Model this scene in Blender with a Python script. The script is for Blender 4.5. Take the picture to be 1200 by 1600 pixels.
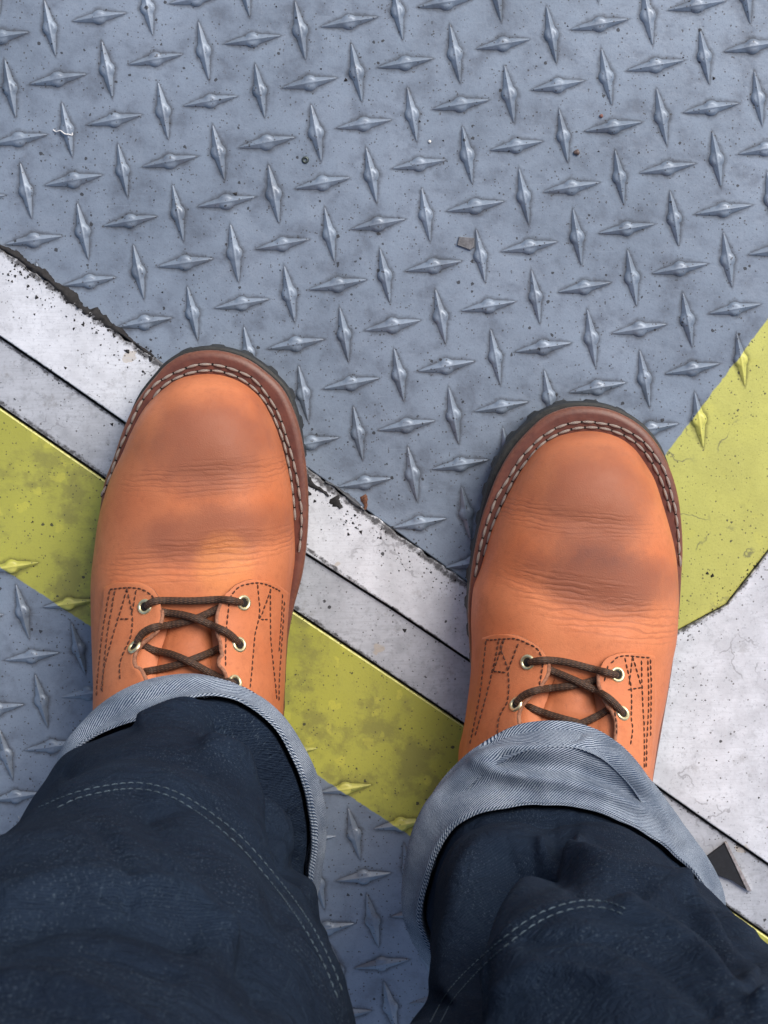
import bpy, bmesh, math, random
import numpy as np
from mathutils import Vector, Matrix
from mathutils.bvhtree import BVHTree
random.seed(7); rng = np.random.default_rng(7)
for o in list(bpy.data.objects): bpy.data.objects.remove(o)
scene = bpy.context.scene; COL = scene.collection
R = math.radians
# ------------------------------------------------------------------ camera
FPX, TILT = 3000.0, 0.10            # focal length in pixels of the 1200x1600 photograph
CAM = np.array([0.0, 0.103, 1.03])
cd = bpy.data.cameras.new('camera'); cam = bpy.data.objects.new('camera', cd); COL.objects.link(cam)
cam.location = CAM; cam.rotation_euler = (-TILT, 0, 0)
cd.sensor_fit = 'VERTICAL'; cd.sensor_height = 36; cd.lens = FPX/1600*36
cd.clip_start = 0.02; cd.clip_end = 500
cd.dof.use_dof = True; cd.dof.focus_distance = 0.98; cd.dof.aperture_fstop = 45
scene.camera = cam
# ------------------------------------------------------------------ light
SUN_EL, SUN_AZ = R(48), R(50)        # azimuth from +X towards +Y
w = bpy.data.worlds.new('World'); scene.world = w; w.use_nodes = True
nt = w.node_tree; bg = nt.nodes['Background']; sky = nt.nodes.new('ShaderNodeTexSky')
sky.sky_type = 'NISHITA'; sky.sun_disc = False; sky.sun_elevation = SUN_EL
sky.sun_rotation = math.pi/2-SUN_AZ; sky.dust_density = 4.0; sky.air_density = 1.0; sky.ozone_density = 1.0
nt.links.new(sky.outputs[0], bg.inputs[0]); bg.inputs[1].default_value = 0.10
sd = bpy.data.lights.new('sun', 'SUN'); sun = bpy.data.objects.new('sun', sd); COL.objects.link(sun)
sd.energy = 1.5; sd.angle = R(34); sd.color = (1, .96, .9)
sv = Vector((math.cos(SUN_EL)*math.cos(SUN_AZ), math.cos(SUN_EL)*math.sin(SUN_AZ), math.sin(SUN_EL)))
sun.rotation_euler = sv.to_track_quat('Z', 'Y').to_euler(); sun.location = sv*5
scene.view_settings.view_transform = 'Standard'; scene.view_settings.look = 'None'
scene.view_settings.exposure = 0.5; scene.view_settings.gamma = 1

# ------------------------------------------------------------------ helpers
def ray(px, py):
    d = np.array([(px-600)/FPX, -(py-800)/FPX, -1.0]); c, s = math.cos(-TILT), math.sin(-TILT)
    return np.array([d[0], c*d[1]-s*d[2], s*d[1]+c*d[2]])
def at(px, py, z=0.0):               # world point of a photograph point that lies at height z
    d = ray(px, py); t = (z-CAM[2])/d[2]; p = CAM+d*t; return np.array([p[0], p[1], z])
def topix(V):
    D = V-CAM; c, s = math.cos(TILT), math.sin(TILT)
    x = D[:, 0]; y = c*D[:, 1]-s*D[:, 2]; z = s*D[:, 1]+c*D[:, 2]
    return np.c_[600+FPX*x/-z, 800-FPX*y/-z]
def catmull(P, n, closed=False):
    P = np.asarray(P, float)
    Q = np.vstack([P[-1], P, P[0], P[1]]) if closed else np.vstack([2*P[0]-P[1], P, 2*P[-1]-P[-2]])
    out = []; k = len(P) if closed else len(P)-1
    for i in range(k):
        p0, p1, p2, p3 = Q[i:i+4]
        for t in np.linspace(0, 1, 16, endpoint=False):
            out.append(.5*((2*p1)+(-p0+p2)*t+(2*p0-5*p1+4*p2-p3)*t*t+(-p0+3*p1-3*p2+p3)*t**3))
    out.append(out[0] if closed else P[-1]); out = np.array(out)
    L = np.r_[0, np.cumsum(np.linalg.norm(np.diff(out, axis=0), axis=1))]
    s = np.linspace(0, L[-1], n, endpoint=not closed)
    return np.c_[tuple(np.interp(s, L, out[:, j]) for j in range(P.shape[1]))]
WO = {}
def link(o, parent, origin):
    COL.objects.link(o); po = WO[parent.name] if parent else np.zeros(3)
    if parent: o.parent = parent
    o.location = Vector(origin-po); WO[o.name] = origin
def empty(name, origin, parent=None):
    o = bpy.data.objects.new(name, None); o.empty_display_size = .02; link(o, parent, np.array(origin, float)); return o
def mesh(name, V, F, mat, parent=None, origin=None, smooth=True, uv=None):
    V = np.asarray(V, float)
    if origin is None: origin = WO[parent.name] if parent else np.zeros(3)
    origin = np.array(origin, float); me = bpy.data.meshes.new(name)
    me.from_pydata((V-origin).tolist(), [], [list(map(int, f)) for f in F])
    for m in (mat if isinstance(mat, list) else [mat]): me.materials.append(m)
    if smooth: me.shade_smooth()
    if uv is not None:
        ul = me.uv_layers.new(name='UVMap'); li = np.empty(len(me.loops), int); me.loops.foreach_get('vertex_index', li)
        ul.data.foreach_set('uv', np.asarray(uv, float)[li].ravel())
    o = bpy.data.objects.new(name, me); link(o, parent, origin); return o
def tag(o, label=None, cat=None, group=None, kind=None):
    for k, v in (('label', label), ('category', cat), ('group', group), ('kind', kind)):
        if v: o[k] = v
    return o
def grid_faces(n, m, close_n=False, close_m=False, base=0, flip=False):
    F = []
    for i in range(n if close_n else n-1):
        for j in range(m if close_m else m-1):
            a = base+i*m+j; b = base+((i+1) % n)*m+j; c = base+((i+1) % n)*m+(j+1) % m; d = base+i*m+(j+1) % m
            F.append((a, d, c, b) if flip else (a, b, c, d))
    return F
def bvh(V, F): return BVHTree.FromPolygons([tuple(v) for v in V], [tuple(map(int, f)) for f in F])
def bvho(*obs):
    V = []; F = []
    for o in obs:
        og = WO[o.name]; b = len(V)
        V += [tuple(np.array(v.co)+og) for v in o.data.vertices]; F += [tuple(b+i for i in p.vertices) for p in o.data.polygons]
    return BVHTree.FromPolygons(V, F)
def hit(tree, px, py):
    d = Vector(ray(px, py)).normalized(); h = tree.ray_cast(Vector(CAM), d)
    if h[0] is None:
        return None
    n = h[1];
    if n.dot(d) > 0: n = -n
    return np.array(h[0]), np.array(n)
def drape(tree, pts, n, off):
    Q = catmull(pts, n); out = []; nn = []; last = None
    for q in Q:
        h = hit(tree, *q)
        if h is None:
            continue
        out.append(h[0]+h[1]*off); nn.append(h[1])
    return np.array(out), np.array(nn)
def tube(P, r, k=8, cap=True, twist=0):
    P = np.asarray(P); n = len(P); T = np.gradient(P, axis=0); T /= np.linalg.norm(T, axis=1)[:, None]+1e-12
    up = np.array([0, 0, 1.0]); r = np.broadcast_to(r, (n,)); V = []
    for i in range(n):
        a = np.cross(T[i], up); 
        if np.linalg.norm(a) < 1e-6: a = np.array([1.0, 0, 0])
        a /= np.linalg.norm(a); b = np.cross(a, T[i])
        for j in range(k):
            th = 2*math.pi*j/k+twist*i; V.append(P[i]+r[i]*(a*math.cos(th)+b*math.sin(th)))
    F = grid_faces(n, k, close_m=True)
    if cap:
        F.append(tuple(range(k))[::-1]); F.append(tuple(range((n-1)*k, n*k)))
    return V, F
class MB:
    def __init__(s): s.V = []; s.F = []; s.uv = []
    def add(s, V, F, uv=None):
        b = len(s.V); s.V += [tuple(v) for v in V]; s.F += [tuple(int(i)+b for i in f) for f in F]
        s.uv += [tuple(u) for u in (uv if uv is not None else np.zeros((len(V), 2)))]
    def build(s, name, mat, parent=None, origin=None, smooth=True):
        return mesh(name, np.array(s.V), s.F, mat, parent, origin, smooth, s.uv)

# ------------------------------------------------------------------ material helpers
class G:
    def __init__(s, name):
        s.m = bpy.data.materials.new(name); s.m.use_nodes = True; s.t = s.m.node_tree
        s.b = s.t.nodes['Principled BSDF']
    def n(s, typ, **kw):
        nd = s.t.nodes.new('ShaderNode'+typ)
        for k, v in kw.items():
            if k.startswith('_'): setattr(nd, k[1:], v)
            else:
                key = k.replace('__', ' ')
                if key.isdigit(): key = int(key)
                s.set(nd.inputs[key], v)
        return nd
    def set(s, inp, v):
        if isinstance(v, bpy.types.NodeSocket): s.t.links.new(v, inp)
        elif isinstance(v, bpy.types.Node): s.t.links.new(v.outputs[0], inp)
        else:
            if isinstance(v, tuple) and len(v) == 3 and inp.type == 'RGBA': v = (*v, 1)
            inp.default_value = v
    def bs(s, **kw):
        for k, v in kw.items(): s.set(s.b.inputs[k.replace('__', ' ')], v)
    def math(s, op, a, b=0.0, c=0.0, clamp=False):
        nd = s.n('Math', _operation=op, _use_clamp=clamp); s.set(nd.inputs[0], a); s.set(nd.inputs[1], b); s.set(nd.inputs[2], c); return nd.outputs[0]
    def mix(s, f, a, b, mode='MIX'):
        nd = s.n('MixRGB', _blend_type=mode); s.set(nd.inputs[0], f); s.set(nd.inputs[1], a); s.set(nd.inputs[2], b); return nd.outputs[0]
    def noise(s, vec, scale, detail=4, rough=.55, dist=0):
        nd = s.n('TexNoise', Vector=vec, Scale=scale, Detail=detail, Roughness=rough, Distortion=dist); return nd.outputs[0]
    def ramp(s, v, lo, hi, a=0.0, b=1.0):
        nd = s.n('MapRange', _interpolation_type='SMOOTHSTEP'); s.set(nd.inputs[0], v)
        for i, q in ((1, lo), (2, hi), (3, a), (4, b)): s.set(nd.inputs[i], q)
        return nd.outputs[0]
    def vec(s, kind='pos', scale=None, rot=None):
        if kind == 'pos': o = s.n('NewGeometry').outputs['Position']
        else: o = s.n('TexCoord').outputs['Object' if kind == 'obj' else 'UV']
        if scale or rot:
            mp = s.n('Mapping', Vector=o)
            if scale: mp.inputs['Scale'].default_value = scale
            if rot: mp.inputs['Rotation'].default_value = rot
            o = mp.outputs[0]
        return o
    def bump(s, h, strength=.3, dist=.001, normal=None):
        nd = s.n('Bump', Height=h, Strength=strength, Distance=dist)
        if normal is not None: s.set(nd.inputs['Normal'], normal)
        return nd.outputs[0]
    def speck(s, vec, scale, thr, w=.03, rnd=1.0):
        dn = s.n('TexNoise', Vector=vec, Scale=scale*2.2, Detail=2.0); vec = s.mix(.55/scale, vec, dn.outputs['Color'], 'ADD')
        return s.speck0(vec, scale, thr, w, rnd)
    def speck0(s, vec, scale, thr, w, rnd):  # scattered small round specks of varying presence
        v = s.n('TexVoronoi', Vector=vec, Scale=scale, Randomness=rnd); sep = s.n('SeparateColor', Color=v.outputs['Color'])
        rr = s.math('MULTIPLY', s.math('SUBTRACT', sep.outputs[0], thr, clamp=True), w/(1-thr)*3)
        return s.ramp(s.math('SUBTRACT', rr, v.outputs['Distance']), -.02, .03)
def flat(name, col, rough=.6, metal=0.0, noise=.0, ns=400, bump=.0, **kw):
    g = G(name); v = g.vec('obj'); nn = g.noise(v, ns, 5)
    c = g.mix(g.ramp(nn, .3, .7), tuple(q*(1-noise) for q in col), tuple(min(1, q*(1+noise)) for q in col))
    g.bs(Base__Color=c, Roughness=rough, Metallic=metal)
    if bump: g.bs(Normal=g.bump(nn, bump, .0006))
    for k, q in kw.items(): g.bs(**{k: q})
    return g.m

# paint lay-out on the deck in world metres
def line_mask(g, sep, p, q, soft, jit):     # 1 on the left-hand side of p->q
    p, q = at(*p), at(*q); d = q-p; d /= np.linalg.norm(d); nrm = (-d[1], d[0])
    a = g.math('ADD', g.math('MULTIPLY', sep.outputs[0], nrm[0]), g.math('MULTIPLY', sep.outputs[1], nrm[1]))
    a = g.math('SUBTRACT', a, nrm[0]*p[0]+nrm[1]*p[1]); a = g.math('ADD', a, jit)
    return g.ramp(a, -soft, soft)
def deck_material(name, which, crest=False):
    g = G(name); P = g.vec('pos'); sep = g.n('SeparateXYZ', Vector=P)
    big = g.noise(P, 9, 4, .6); med = g.noise(P, 55, 5, .65); fine = g.noise(P, 900, 3, .6); mid2 = g.noise(P, 230, 5, .7)
    grey = g.mix(g.ramp(big, .3, .7), (.185, .232, .298), (.262, .320, .405))
    grey = g.mix(g.ramp(med, .45, .75, 0, .5), grey, (.26, .33, .425))
    grey = g.mix(g.ramp(med, .30, .52, .5, 0), grey, (.11, .128, .16))
    scr = g.noise(g.vec('pos', scale=(45, 700, 45), rot=(0, 0, R(33))), 1.0, 3, .6); grey = g.mix(g.ramp(scr, .64, .70, 0, .3), grey, (.30, .36, .44))
    sm2 = g.noise(P, 24, 6, .7, .8); grey = g.mix(g.ramp(sm2, .54, .62, 0, .22), grey, (.30, .355, .435))
    grey = g.mix(g.ramp(fine, .52, .72, 0, .35), grey, (.13, .14, .17))
    grey = g.mix(g.ramp(mid2, .60, .74, 0, .30), grey, (.12, .11, .105))
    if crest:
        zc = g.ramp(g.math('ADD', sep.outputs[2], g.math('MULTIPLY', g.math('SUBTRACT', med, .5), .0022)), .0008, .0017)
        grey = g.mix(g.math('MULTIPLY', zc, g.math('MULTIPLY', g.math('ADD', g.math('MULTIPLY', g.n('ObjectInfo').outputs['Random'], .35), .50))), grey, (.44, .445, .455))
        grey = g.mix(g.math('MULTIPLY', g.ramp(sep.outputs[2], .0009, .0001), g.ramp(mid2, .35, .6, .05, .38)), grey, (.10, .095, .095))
    jit = g.math('MULTIPLY', g.math('SUBTRACT', g.noise(P, 320, 4), .5), .0016)
    if which == 'upper':
        m = line_mask(g, sep, (1040, 710), (1200, 498), .0004, jit)
        m = g.math('SUBTRACT', 1.0, m)
        yel = (.60, .60, .155)
    else:
        m = line_mask(g, sep, (0, 886), (650, 1312), .0004, jit); yel = (.44, .44, .080)
    yc = g.mix(g.ramp(big, .35, .65), yel, tuple(q*.86 for q in yel))
    yc = g.mix(g.ramp(g.noise(P, 28, 6, .68), .46, .60, 0, .72 if which == 'lower' else .12), yc, (.22, .215, .06))
    pat = g.n('TexVoronoi', Vector=g.mix(.012, P, g.n('TexNoise', Vector=P, Scale=120.0, Detail=3.0).outputs['Color'], 'ADD'), Scale=70.0, Randomness=1.0)
    yc = g.mix(g.math('MULTIPLY', g.ramp(g.math('ADD', pat.outputs['Distance'], g.math('MULTIPLY', med, .35)), .40, .33), .28 if which == 'lower' else .1), yc, (.70, .66, .10))
    yc = g.mix(g.ramp(fine, .5, .72, 0, .35), yc, (.30, .28, .09))
    yc = g.mix(g.ramp(mid2, .60, .72, 0, .35), yc, (.20, .18, .08))
    if which == 'upper':      # hairline cracks in the paint film
        dv = g.n('TexNoise', Vector=P, Scale=70.0, Detail=5.0); off = g.mix(.022, P, dv.outputs['Color'], 'ADD')
        cr = g.n('TexVoronoi', Vector=off, Scale=26.0, _feature='DISTANCE_TO_EDGE')
        k = g.math('MULTIPLY', g.ramp(cr.outputs['Distance'], .018, .004), g.ramp(g.noise(P, 22, 3), .50, .58, 0, .75))
        yc = g.mix(k, yc, (.16, .16, .09))
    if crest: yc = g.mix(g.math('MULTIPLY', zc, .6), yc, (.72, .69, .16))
    col = g.mix(m, grey, yc)
    sp = g.speck(P, 420, .965, .15); sp2 = g.speck(P, 1100, .93, .22)
    col = g.mix(g.math('MULTIPLY', sp, .85), col, (.03, .03, .032)); col = g.mix(g.math('MULTIPLY', sp2, .7), col, (.05, .045, .04))
    h = g.math('ADD', g.math('MULTIPLY', med, .8), g.math('ADD', g.math('MULTIPLY', fine, .12), g.math('MULTIPLY', mid2, .35)))
    g.bs(Base__Color=col, Roughness=g.ramp(med, .3, .7, .33, .50), Normal=g.bump(h, .35, .0010), Specular__IOR__Level=.5)
    g.bs(Metallic=g.math('MULTIPLY', g.math('SUBTRACT', 1.0, m), .22))
    return g.m
M_up, M_lo = deck_material('tread_plate_paint', 'upper'), deck_material('lower_tread_paint', 'lower')
M_upc, M_loc = deck_material('tread_ridge_paint', 'upper', True), deck_material('lower_ridge_paint', 'lower', True)
def pale_material(name, base, dirt, k=1.0, lines=()):
    g = G(name); sepp = None; P = g.vec('pos'); med = g.noise(P, 40, 6, .65); fine = g.noise(P, 700, 3, .6); sm = g.noise(P, 190, 6, .7)
    c = g.mix(g.ramp(med, .35, .65), base, tuple(q*.80 for q in base)); c = g.mix(g.ramp(g.noise(P, 13, 6, .7), .52, .64, 0, .55*k), c, tuple(q*.62 for q in base))
    c = g.mix(g.ramp(sm, .52, .70, 0, .55*k), c, tuple(q*.55 for q in base))
    c = g.mix(g.ramp(g.noise(P, 60, 5, .7), .58, .72, 0, .5*k), c, (.20, .19, .18))
    c = g.mix(g.ramp(fine, .55, .72, 0, .5*k), c, (.22, .24, .28))
    ta = g.speck(P, 90, .96, .14); c = g.mix(g.math('MULTIPLY', ta, .45), c, (.46, .36, .22))
    # diagonal brushing
    br = g.noise(g.vec('pos', scale=(60, 900, 60), rot=(0, 0, R(-38))), 1.0, 4, .6)
    c = g.mix(g.ramp(br, .48, .66, 0, .45*k), c, tuple(q*.72 for q in base))
    dv = g.n('TexNoise', Vector=P, Scale=90.0, Detail=5.0); off = g.mix(.02, P, dv.outputs['Color'], 'ADD')
    cr = g.n('TexVoronoi', Vector=off, Scale=24.0, _feature='DISTANCE_TO_EDGE')
    c = g.mix(g.math('MULTIPLY', g.ramp(cr.outputs['Distance'], .016, .004), g.ramp(g.noise(P, 20, 3), .54, .60, 0, .5)), c, (.2, .2, .22))
    sp = g.speck(P, 380, .975, .13); sp2 = g.speck(P, 1000, .965, .20)
    c = g.mix(g.math('MULTIPLY', sp, .9), c, (.02, .02, .022)); c = g.mix(g.math('MULTIPLY', sp2, .75), c, (.05, .045, .04))
    sep = g.n('SeparateXYZ', Vector=P); at_ = 0.0                          # grime packed along the joints of the plates
    for p, q, wd, amp, *lim in lines:
        p, q = at(*p), at(*q); d = q-p; LL_ = np.linalg.norm(d); d /= LL_; nr = (-d[1], d[0])
        a_ = g.math('ADD', g.math('MULTIPLY', sep.outputs[0], nr[0]), g.math('MULTIPLY', sep.outputs[1], nr[1]))
        a_ = g.math('ABSOLUTE', g.math('SUBTRACT', a_, nr[0]*p[0]+nr[1]*p[1])); e_ = g.ramp(a_, wd, 0.0, 0.0, amp)
        if lim:
            t_ = g.math('ADD', g.math('MULTIPLY', sep.outputs[0], d[0]), g.math('MULTIPLY', sep.outputs[1], d[1])); t_ = g.math('SUBTRACT', t_, d[0]*p[0]+d[1]*p[1])
            e_ = g.math('MULTIPLY', e_, g.ramp(t_, LL_*lim[1]+.003, LL_*lim[1]-.001)); e_ = g.math('MULTIPLY', e_, g.ramp(t_, lim[0]*LL_-.003, lim[0]*LL_+.001))
        at_ = g.math('MAXIMUM', at_, e_)
    dm = g.ramp(g.math('ADD', at_, g.math('MULTIPLY', g.math('SUBTRACT', g.noise(P, 260, 6, .75), .5), 1.8)), .45, .85)
    c = g.mix(g.math('MULTIPLY', dm, dirt), c, (.045, .043, .045))
    h = g.math('ADD', med, g.math('MULTIPLY', sm, .5))
    g.bs(Base__Color=c, Roughness=.46, Normal=g.bump(h, .35, .001)); return g.m
M_cover = pale_material('weathered_white_plate', (.74, .77, .83), .9, .8, [((0, 388), (735, 920), .006, .82, -3, 1.25), ((0, 525), (738, 1034), .0022, .7), ((738, 1034), (1200, 1349), .0022, .7), ((1060, 986), (1135, 945), .005, .7, -1.5, 1), ((1135, 945), (1200, 862), .004, .7, 0, 5)])
M_strip = pale_material('weathered_grey_strip', (.50, .53, .585), .9, 1.2, [((0, 525), (738, 1034), .0030, .75), ((738, 1034), (1200, 1349), .0030, .7), ((0, 637), (730, 1137), .0035, .75), ((730, 1137), (1200, 1464), .0035, .75)])
M_edge = flat('bright_plate_edge', (.60, .62, .64), .35, .3, .2)
M_yedge = flat('bright_yellow_edge', (.66, .64, .22), .4, 0, .2)
M_dark = flat('dark_joint_filler', (.018, .018, .02), .85, 0, .5, 600, .5)
M_ground = flat('concrete_ground', (.22, .22, .22), .9, 0, .2, 3, .2)
M_grit = flat('black_grit', (.018, .017, .018), .8, 0, .4)
M_rub = flat('black_rubber', (.022, .023, .022), .62, 0, .35, 500, .35)

# ------------------------------------------------------------------ ground, deck plates
mesh('ground', [(-60, -60, -.03), (60, -60, -.03), (60, 60, -.03), (-60, 60, -.03)], [(0, 1, 2, 3)], M_ground)
tag(bpy.data.objects['ground'], kind='structure')
mesh('joint_filler', [(-3, -3, -.0065), (3, -3, -.0065), (3, 3, -.0065), (-3, 3, -.0065)], [(0, 1, 2, 3)], M_dark)
tag(bpy.data.objects['joint_filler'], kind='structure')
def slab(name, poly, ztop, thick, mats, edge_w=.0006, dirt_edges=None, dirtw=.004, kind='structure'):
    """a plate from a world outline (ccw), with a small chamfer and an edge_dirt attribute"""
    P = np.array([q[:2] for q in poly]); n = len(P)
    d0 = P-np.roll(P, 1, 0); d1 = np.roll(P, -1, 0)-P
    d0 /= np.linalg.norm(d0, axis=1)[:, None]+1e-12; d1 /= np.linalg.norm(d1, axis=1)[:, None]+1e-12
    nr = np.c_[-(d0+d1)[:, 1], (d0+d1)[:, 0]]; nr /= np.linalg.norm(nr, axis=1)[:, None]+1e-12
    Q1 = P+nr*edge_w; Q2 = P+nr*(edge_w+dirtw)
    V = [(*p, ztop-thick) for p in P]+[(*p, ztop-edge_w*.8) for p in P]+[(*p, ztop) for p in Q1]
    F = []; mi = []
    for L in range(2):
        for i in range(n):
            j = (i+1) % n; F.append((L*n+i, L*n+j, (L+1)*n+j, (L+1)*n+i)); mi.append(1)
    F.append(tuple(range(2*n, 3*n))); mi.append(0)
    o = mesh(name, V, F, mats, smooth=False)
    o.data.polygons.foreach_set('material_index', mi)
    tag(o, kind=kind); return o
def W(pts): return [at(*p)[:2] for p in pts]
def extend(p, q, t):     # point beyond q on the world line p->q
    a, b = at(*p)[:2], at(*q)[:2]; d = (b-a)/np.linalg.norm(b-a); return b+d*t
def jag(A, B, n, amp):
    A, B = np.array(A), np.array(B); d = B-A; L = np.linalg.norm(d); nr = np.array([-d[1], d[0]])/L; out = []
    ph = rng.normal(0, 1, n+1); ph = np.convolve(ph, [.25, .5, .25], 'same')
    for i in range(n+1): out.append(A+d*i/n+nr*amp*ph[i])
    return out
# lines (photograph points on the deck)
top_l, top_r = (0, 388), (735, 920)
j1a, j1b, j1c = (0, 525), (738, 1034), (1200, 1349)
y1a, y1b, y1c = (0, 637), (730, 1137), (1200, 1464)
far = 2.0
TL = extend(top_r, top_l, far); J1L = extend(j1b, j1a, far); J1R = extend(j1a, j1c, far)
Y1L = extend(y1b, y1a, far); Y1R = extend(y1a, y1c, far)
corner = at(935, 1058)[:2]; c2 = at(1060, 986)[:2]; c3 = at(1135, 945)[:2]; c4 = at(1200, 862)[:2]; C4R = extend((1135, 945), (1200, 862), far)
g_ = .0004   # half a joint
def shift(p, s): # move along the normal of the joint direction
    d = np.array(at(*j1c)[:2])-np.array(at(*j1a)[:2]); d /= np.linalg.norm(d); return np.array(p)+np.array([-d[1], d[0]])*s
# white cover plate: narrow arm on the left, wide field on the right
top_edge = jag(corner, at(*top_l)[:2], 170, .0011)
jedge = W([(0, 525), (95, 590), (190, 656), (330, 757), (478, 864), (610, 948), (738, 1034), (880, 1130), (1018, 1222), (1110, 1287), (1200, 1349)])
cover_poly = [TL]+[shift(p, g_) for p in [J1L]+jedge+[J1R]]+[C4R, c4, c3, c2]+top_edge
nt_ = len(cover_poly); dl = [0.0]+[.45]*(len(jedge)+2)+[.6]*4+[.95]*len(top_edge)
cover = slab('cover_plate', cover_poly, .0022, .008, [M_cover, M_cover], .0005, dl, .0008)
strip_poly = [shift(J1L, -g_*1.4)]+[shift(p, -.0008) for p in W([y1a])]  # start
s_lo = [shift(Y1L, .0009)]+[shift(p, .0009) for p in W([y1a, (160, 747), (320, 858), (450, 950), (590, 1043), y1b, (950, 1290), y1c])]+[shift(Y1R, .0009)]
s_hi = [shift(p, -.0008) for p in [J1R]+jedge[::-1]+[J1L]]
strip = slab('edge_strip', s_lo+s_hi, -.0006, .005, [M_strip, M_dark], .0004, [.85]*len(s_lo)+[.9]*len(s_hi), .005)
up_poly = [shift(TL, .0002)]+[np.array(p)+0 for p in [shift(q, .0003) for q in [at(*top_l)[:2]]]]
up_poly = [shift(TL, .0004), shift(at(*top_l)[:2], .0004), shift(corner, .0006)]+[np.array(c2)+(-.0004, .0006), np.array(c3)+(-.0006, .0004), np.array(c4)+(-.0006, .0003), np.array(C4R)+(-.0006, .0003), np.array([2.2, 2.6]), np.array([-2.2, 2.6])]
upper = slab('tread_plate', up_poly, 0, .006, [M_up, M_up])
lo_poly = [shift(Y1R, -.0004)]+[shift(p, -.0004) for p in W([y1c, (950, 1290), y1b, (590, 1043), (450, 950), (320, 858), (160, 747), y1a])]+[shift(Y1L, -.0004), np.array([-2.4, -2.6]), np.array([2.4, -2.6])]
lower = slab('tread_plate', lo_poly, 0, .006, [M_lo, M_yedge], .0007)
for o, l in ((cover, 'weathered white metal cover plate, narrow to the left of the boots and wide on the right'), (strip, 'grey-white metal strip between the cover plate and the yellow band'),
             (upper, 'blue-grey diamond tread plate in front of the toes, yellow at right'), (lower, 'grey tread plate with yellow painted band under the heels')): o['label'] = l

# raised ridges
def ridge_mesh(name, mats, skirt_mat):
    L, Wd, Hh, HR = .0152, .0033, .0021, .0043
    us = np.linspace(-1, 1, 33); us = np.sign(us)*np.abs(us)**.9; vs = np.linspace(-1, 1, 15)
    V = []
    for u in us:
        x = u*L; hw = Wd*(1-abs(u))**.78+.00015; hub = math.sqrt(max(0, 1-(x/HR)**2))*HR
        hw2 = max(hw, hub*1.0); pk = Hh*(1-abs(u)**1.6)**.8
        for v in vs:
            vv = np.sign(v)*abs(v)**1.15; y = vv*hw2
            a = pk*max(0, 1-abs(y)/hw)**.85 if hw > 1e-5 else 0
            rr = math.hypot(x, y)/HR; b = Hh*.80*min(1, max(0, 1-rr)*2.6)**.7
            V.append((x, y, max(a, b)*1.0-(0.0002 if abs(v) == 1 or abs(u) == 1 else 0)))
    F = grid_faces(len(us), len(vs)); me = bpy.data.meshes.new(name); n0 = len(V)
    # grime halo: a thin film lying round the ridge
    K = 48; ring = []
    for j in range(K):
        th = 2*math.pi*j/K; c, s = math.cos(th), math.sin(th)
        x = L*c; hw = Wd*(1-abs(c))**.78; hub = math.sqrt(max(0, 1-(x/HR)**2))*HR; y = max(hw, hub)*(1 if s >= 0 else -1)
        if abs(s) < 1e-6: y = 0
        ring.append((x, y))
    ring = np.array(ring); out = []
    for e, val in ((.92, 1.0), (1.0, .9)):
        pass
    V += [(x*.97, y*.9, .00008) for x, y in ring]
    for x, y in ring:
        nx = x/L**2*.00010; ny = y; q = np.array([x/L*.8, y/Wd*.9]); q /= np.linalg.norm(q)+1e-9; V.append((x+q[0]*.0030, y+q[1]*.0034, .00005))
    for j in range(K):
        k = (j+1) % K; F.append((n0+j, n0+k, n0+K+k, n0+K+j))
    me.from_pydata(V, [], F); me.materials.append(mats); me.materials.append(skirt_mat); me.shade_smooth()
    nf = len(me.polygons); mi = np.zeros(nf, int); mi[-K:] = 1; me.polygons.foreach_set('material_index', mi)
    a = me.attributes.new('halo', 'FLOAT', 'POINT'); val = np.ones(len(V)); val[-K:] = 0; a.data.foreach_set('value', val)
    return me
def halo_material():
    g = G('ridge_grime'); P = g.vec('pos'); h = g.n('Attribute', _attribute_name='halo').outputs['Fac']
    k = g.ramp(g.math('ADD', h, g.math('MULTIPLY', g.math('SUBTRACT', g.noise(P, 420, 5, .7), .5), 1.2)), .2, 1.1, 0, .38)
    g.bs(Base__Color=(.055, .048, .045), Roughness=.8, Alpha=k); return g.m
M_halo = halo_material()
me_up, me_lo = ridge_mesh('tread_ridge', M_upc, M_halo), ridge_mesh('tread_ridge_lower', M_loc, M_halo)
LAT_UP = np.array([[.025582, .0049577], [.00374383, -.02651766], [-.07992481, .138003]])
LAT_LO = np.array([[.0251, .0042], [.00490, -.0246], [-.19600, -.0548]])
HUP = np.array([[73.8154783, 13.9620679, 366.017734], [-15.1912721, 80.1640869, 396.471583], [-.00155383928, .00474090019, 1.0]])
def inside(p, poly):
    c = False; n = len(poly); x, y = p
    for i in range(n):
        x1, y1 = poly[i][:2]; x2, y2 = poly[(i+1) % n][:2]
        if (y1 > y) != (y2 > y) and x < (x2-x1)*(y-y1)/(y2-y1)+x1: c = not c
    return c
def edge_dist(p, a, b):
    a, b = np.array(a), np.array(b); d = b-a; t = np.clip(np.dot(p-a, d)/np.dot(d, d), 0, 1); return np.linalg.norm(p-a-d*t)
HIDE = [[(150, 880), (250, 590), (420, 600), (470, 760), (440, 1100), (500, 1250), (485, 1600), (-80, 1600), (40, 1270), (130, 1130)],
        [(750, 900), (830, 700), (980, 680), (1055, 850), (1015, 1200), (1190, 1500), (1190, 1600), (655, 1600), (660, 1300), (735, 1150)]]
ya, yb = at(1040, 710)[:2], at(1200, 498)[:2]; la, lb = at(0, 886)[:2], at(650, 1312)[:2]
def side(p, a, b): d = b-a; d = d/np.linalg.norm(d); return -d[1]*(p[0]-a[0])+d[0]*(p[1]-a[1])
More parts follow.
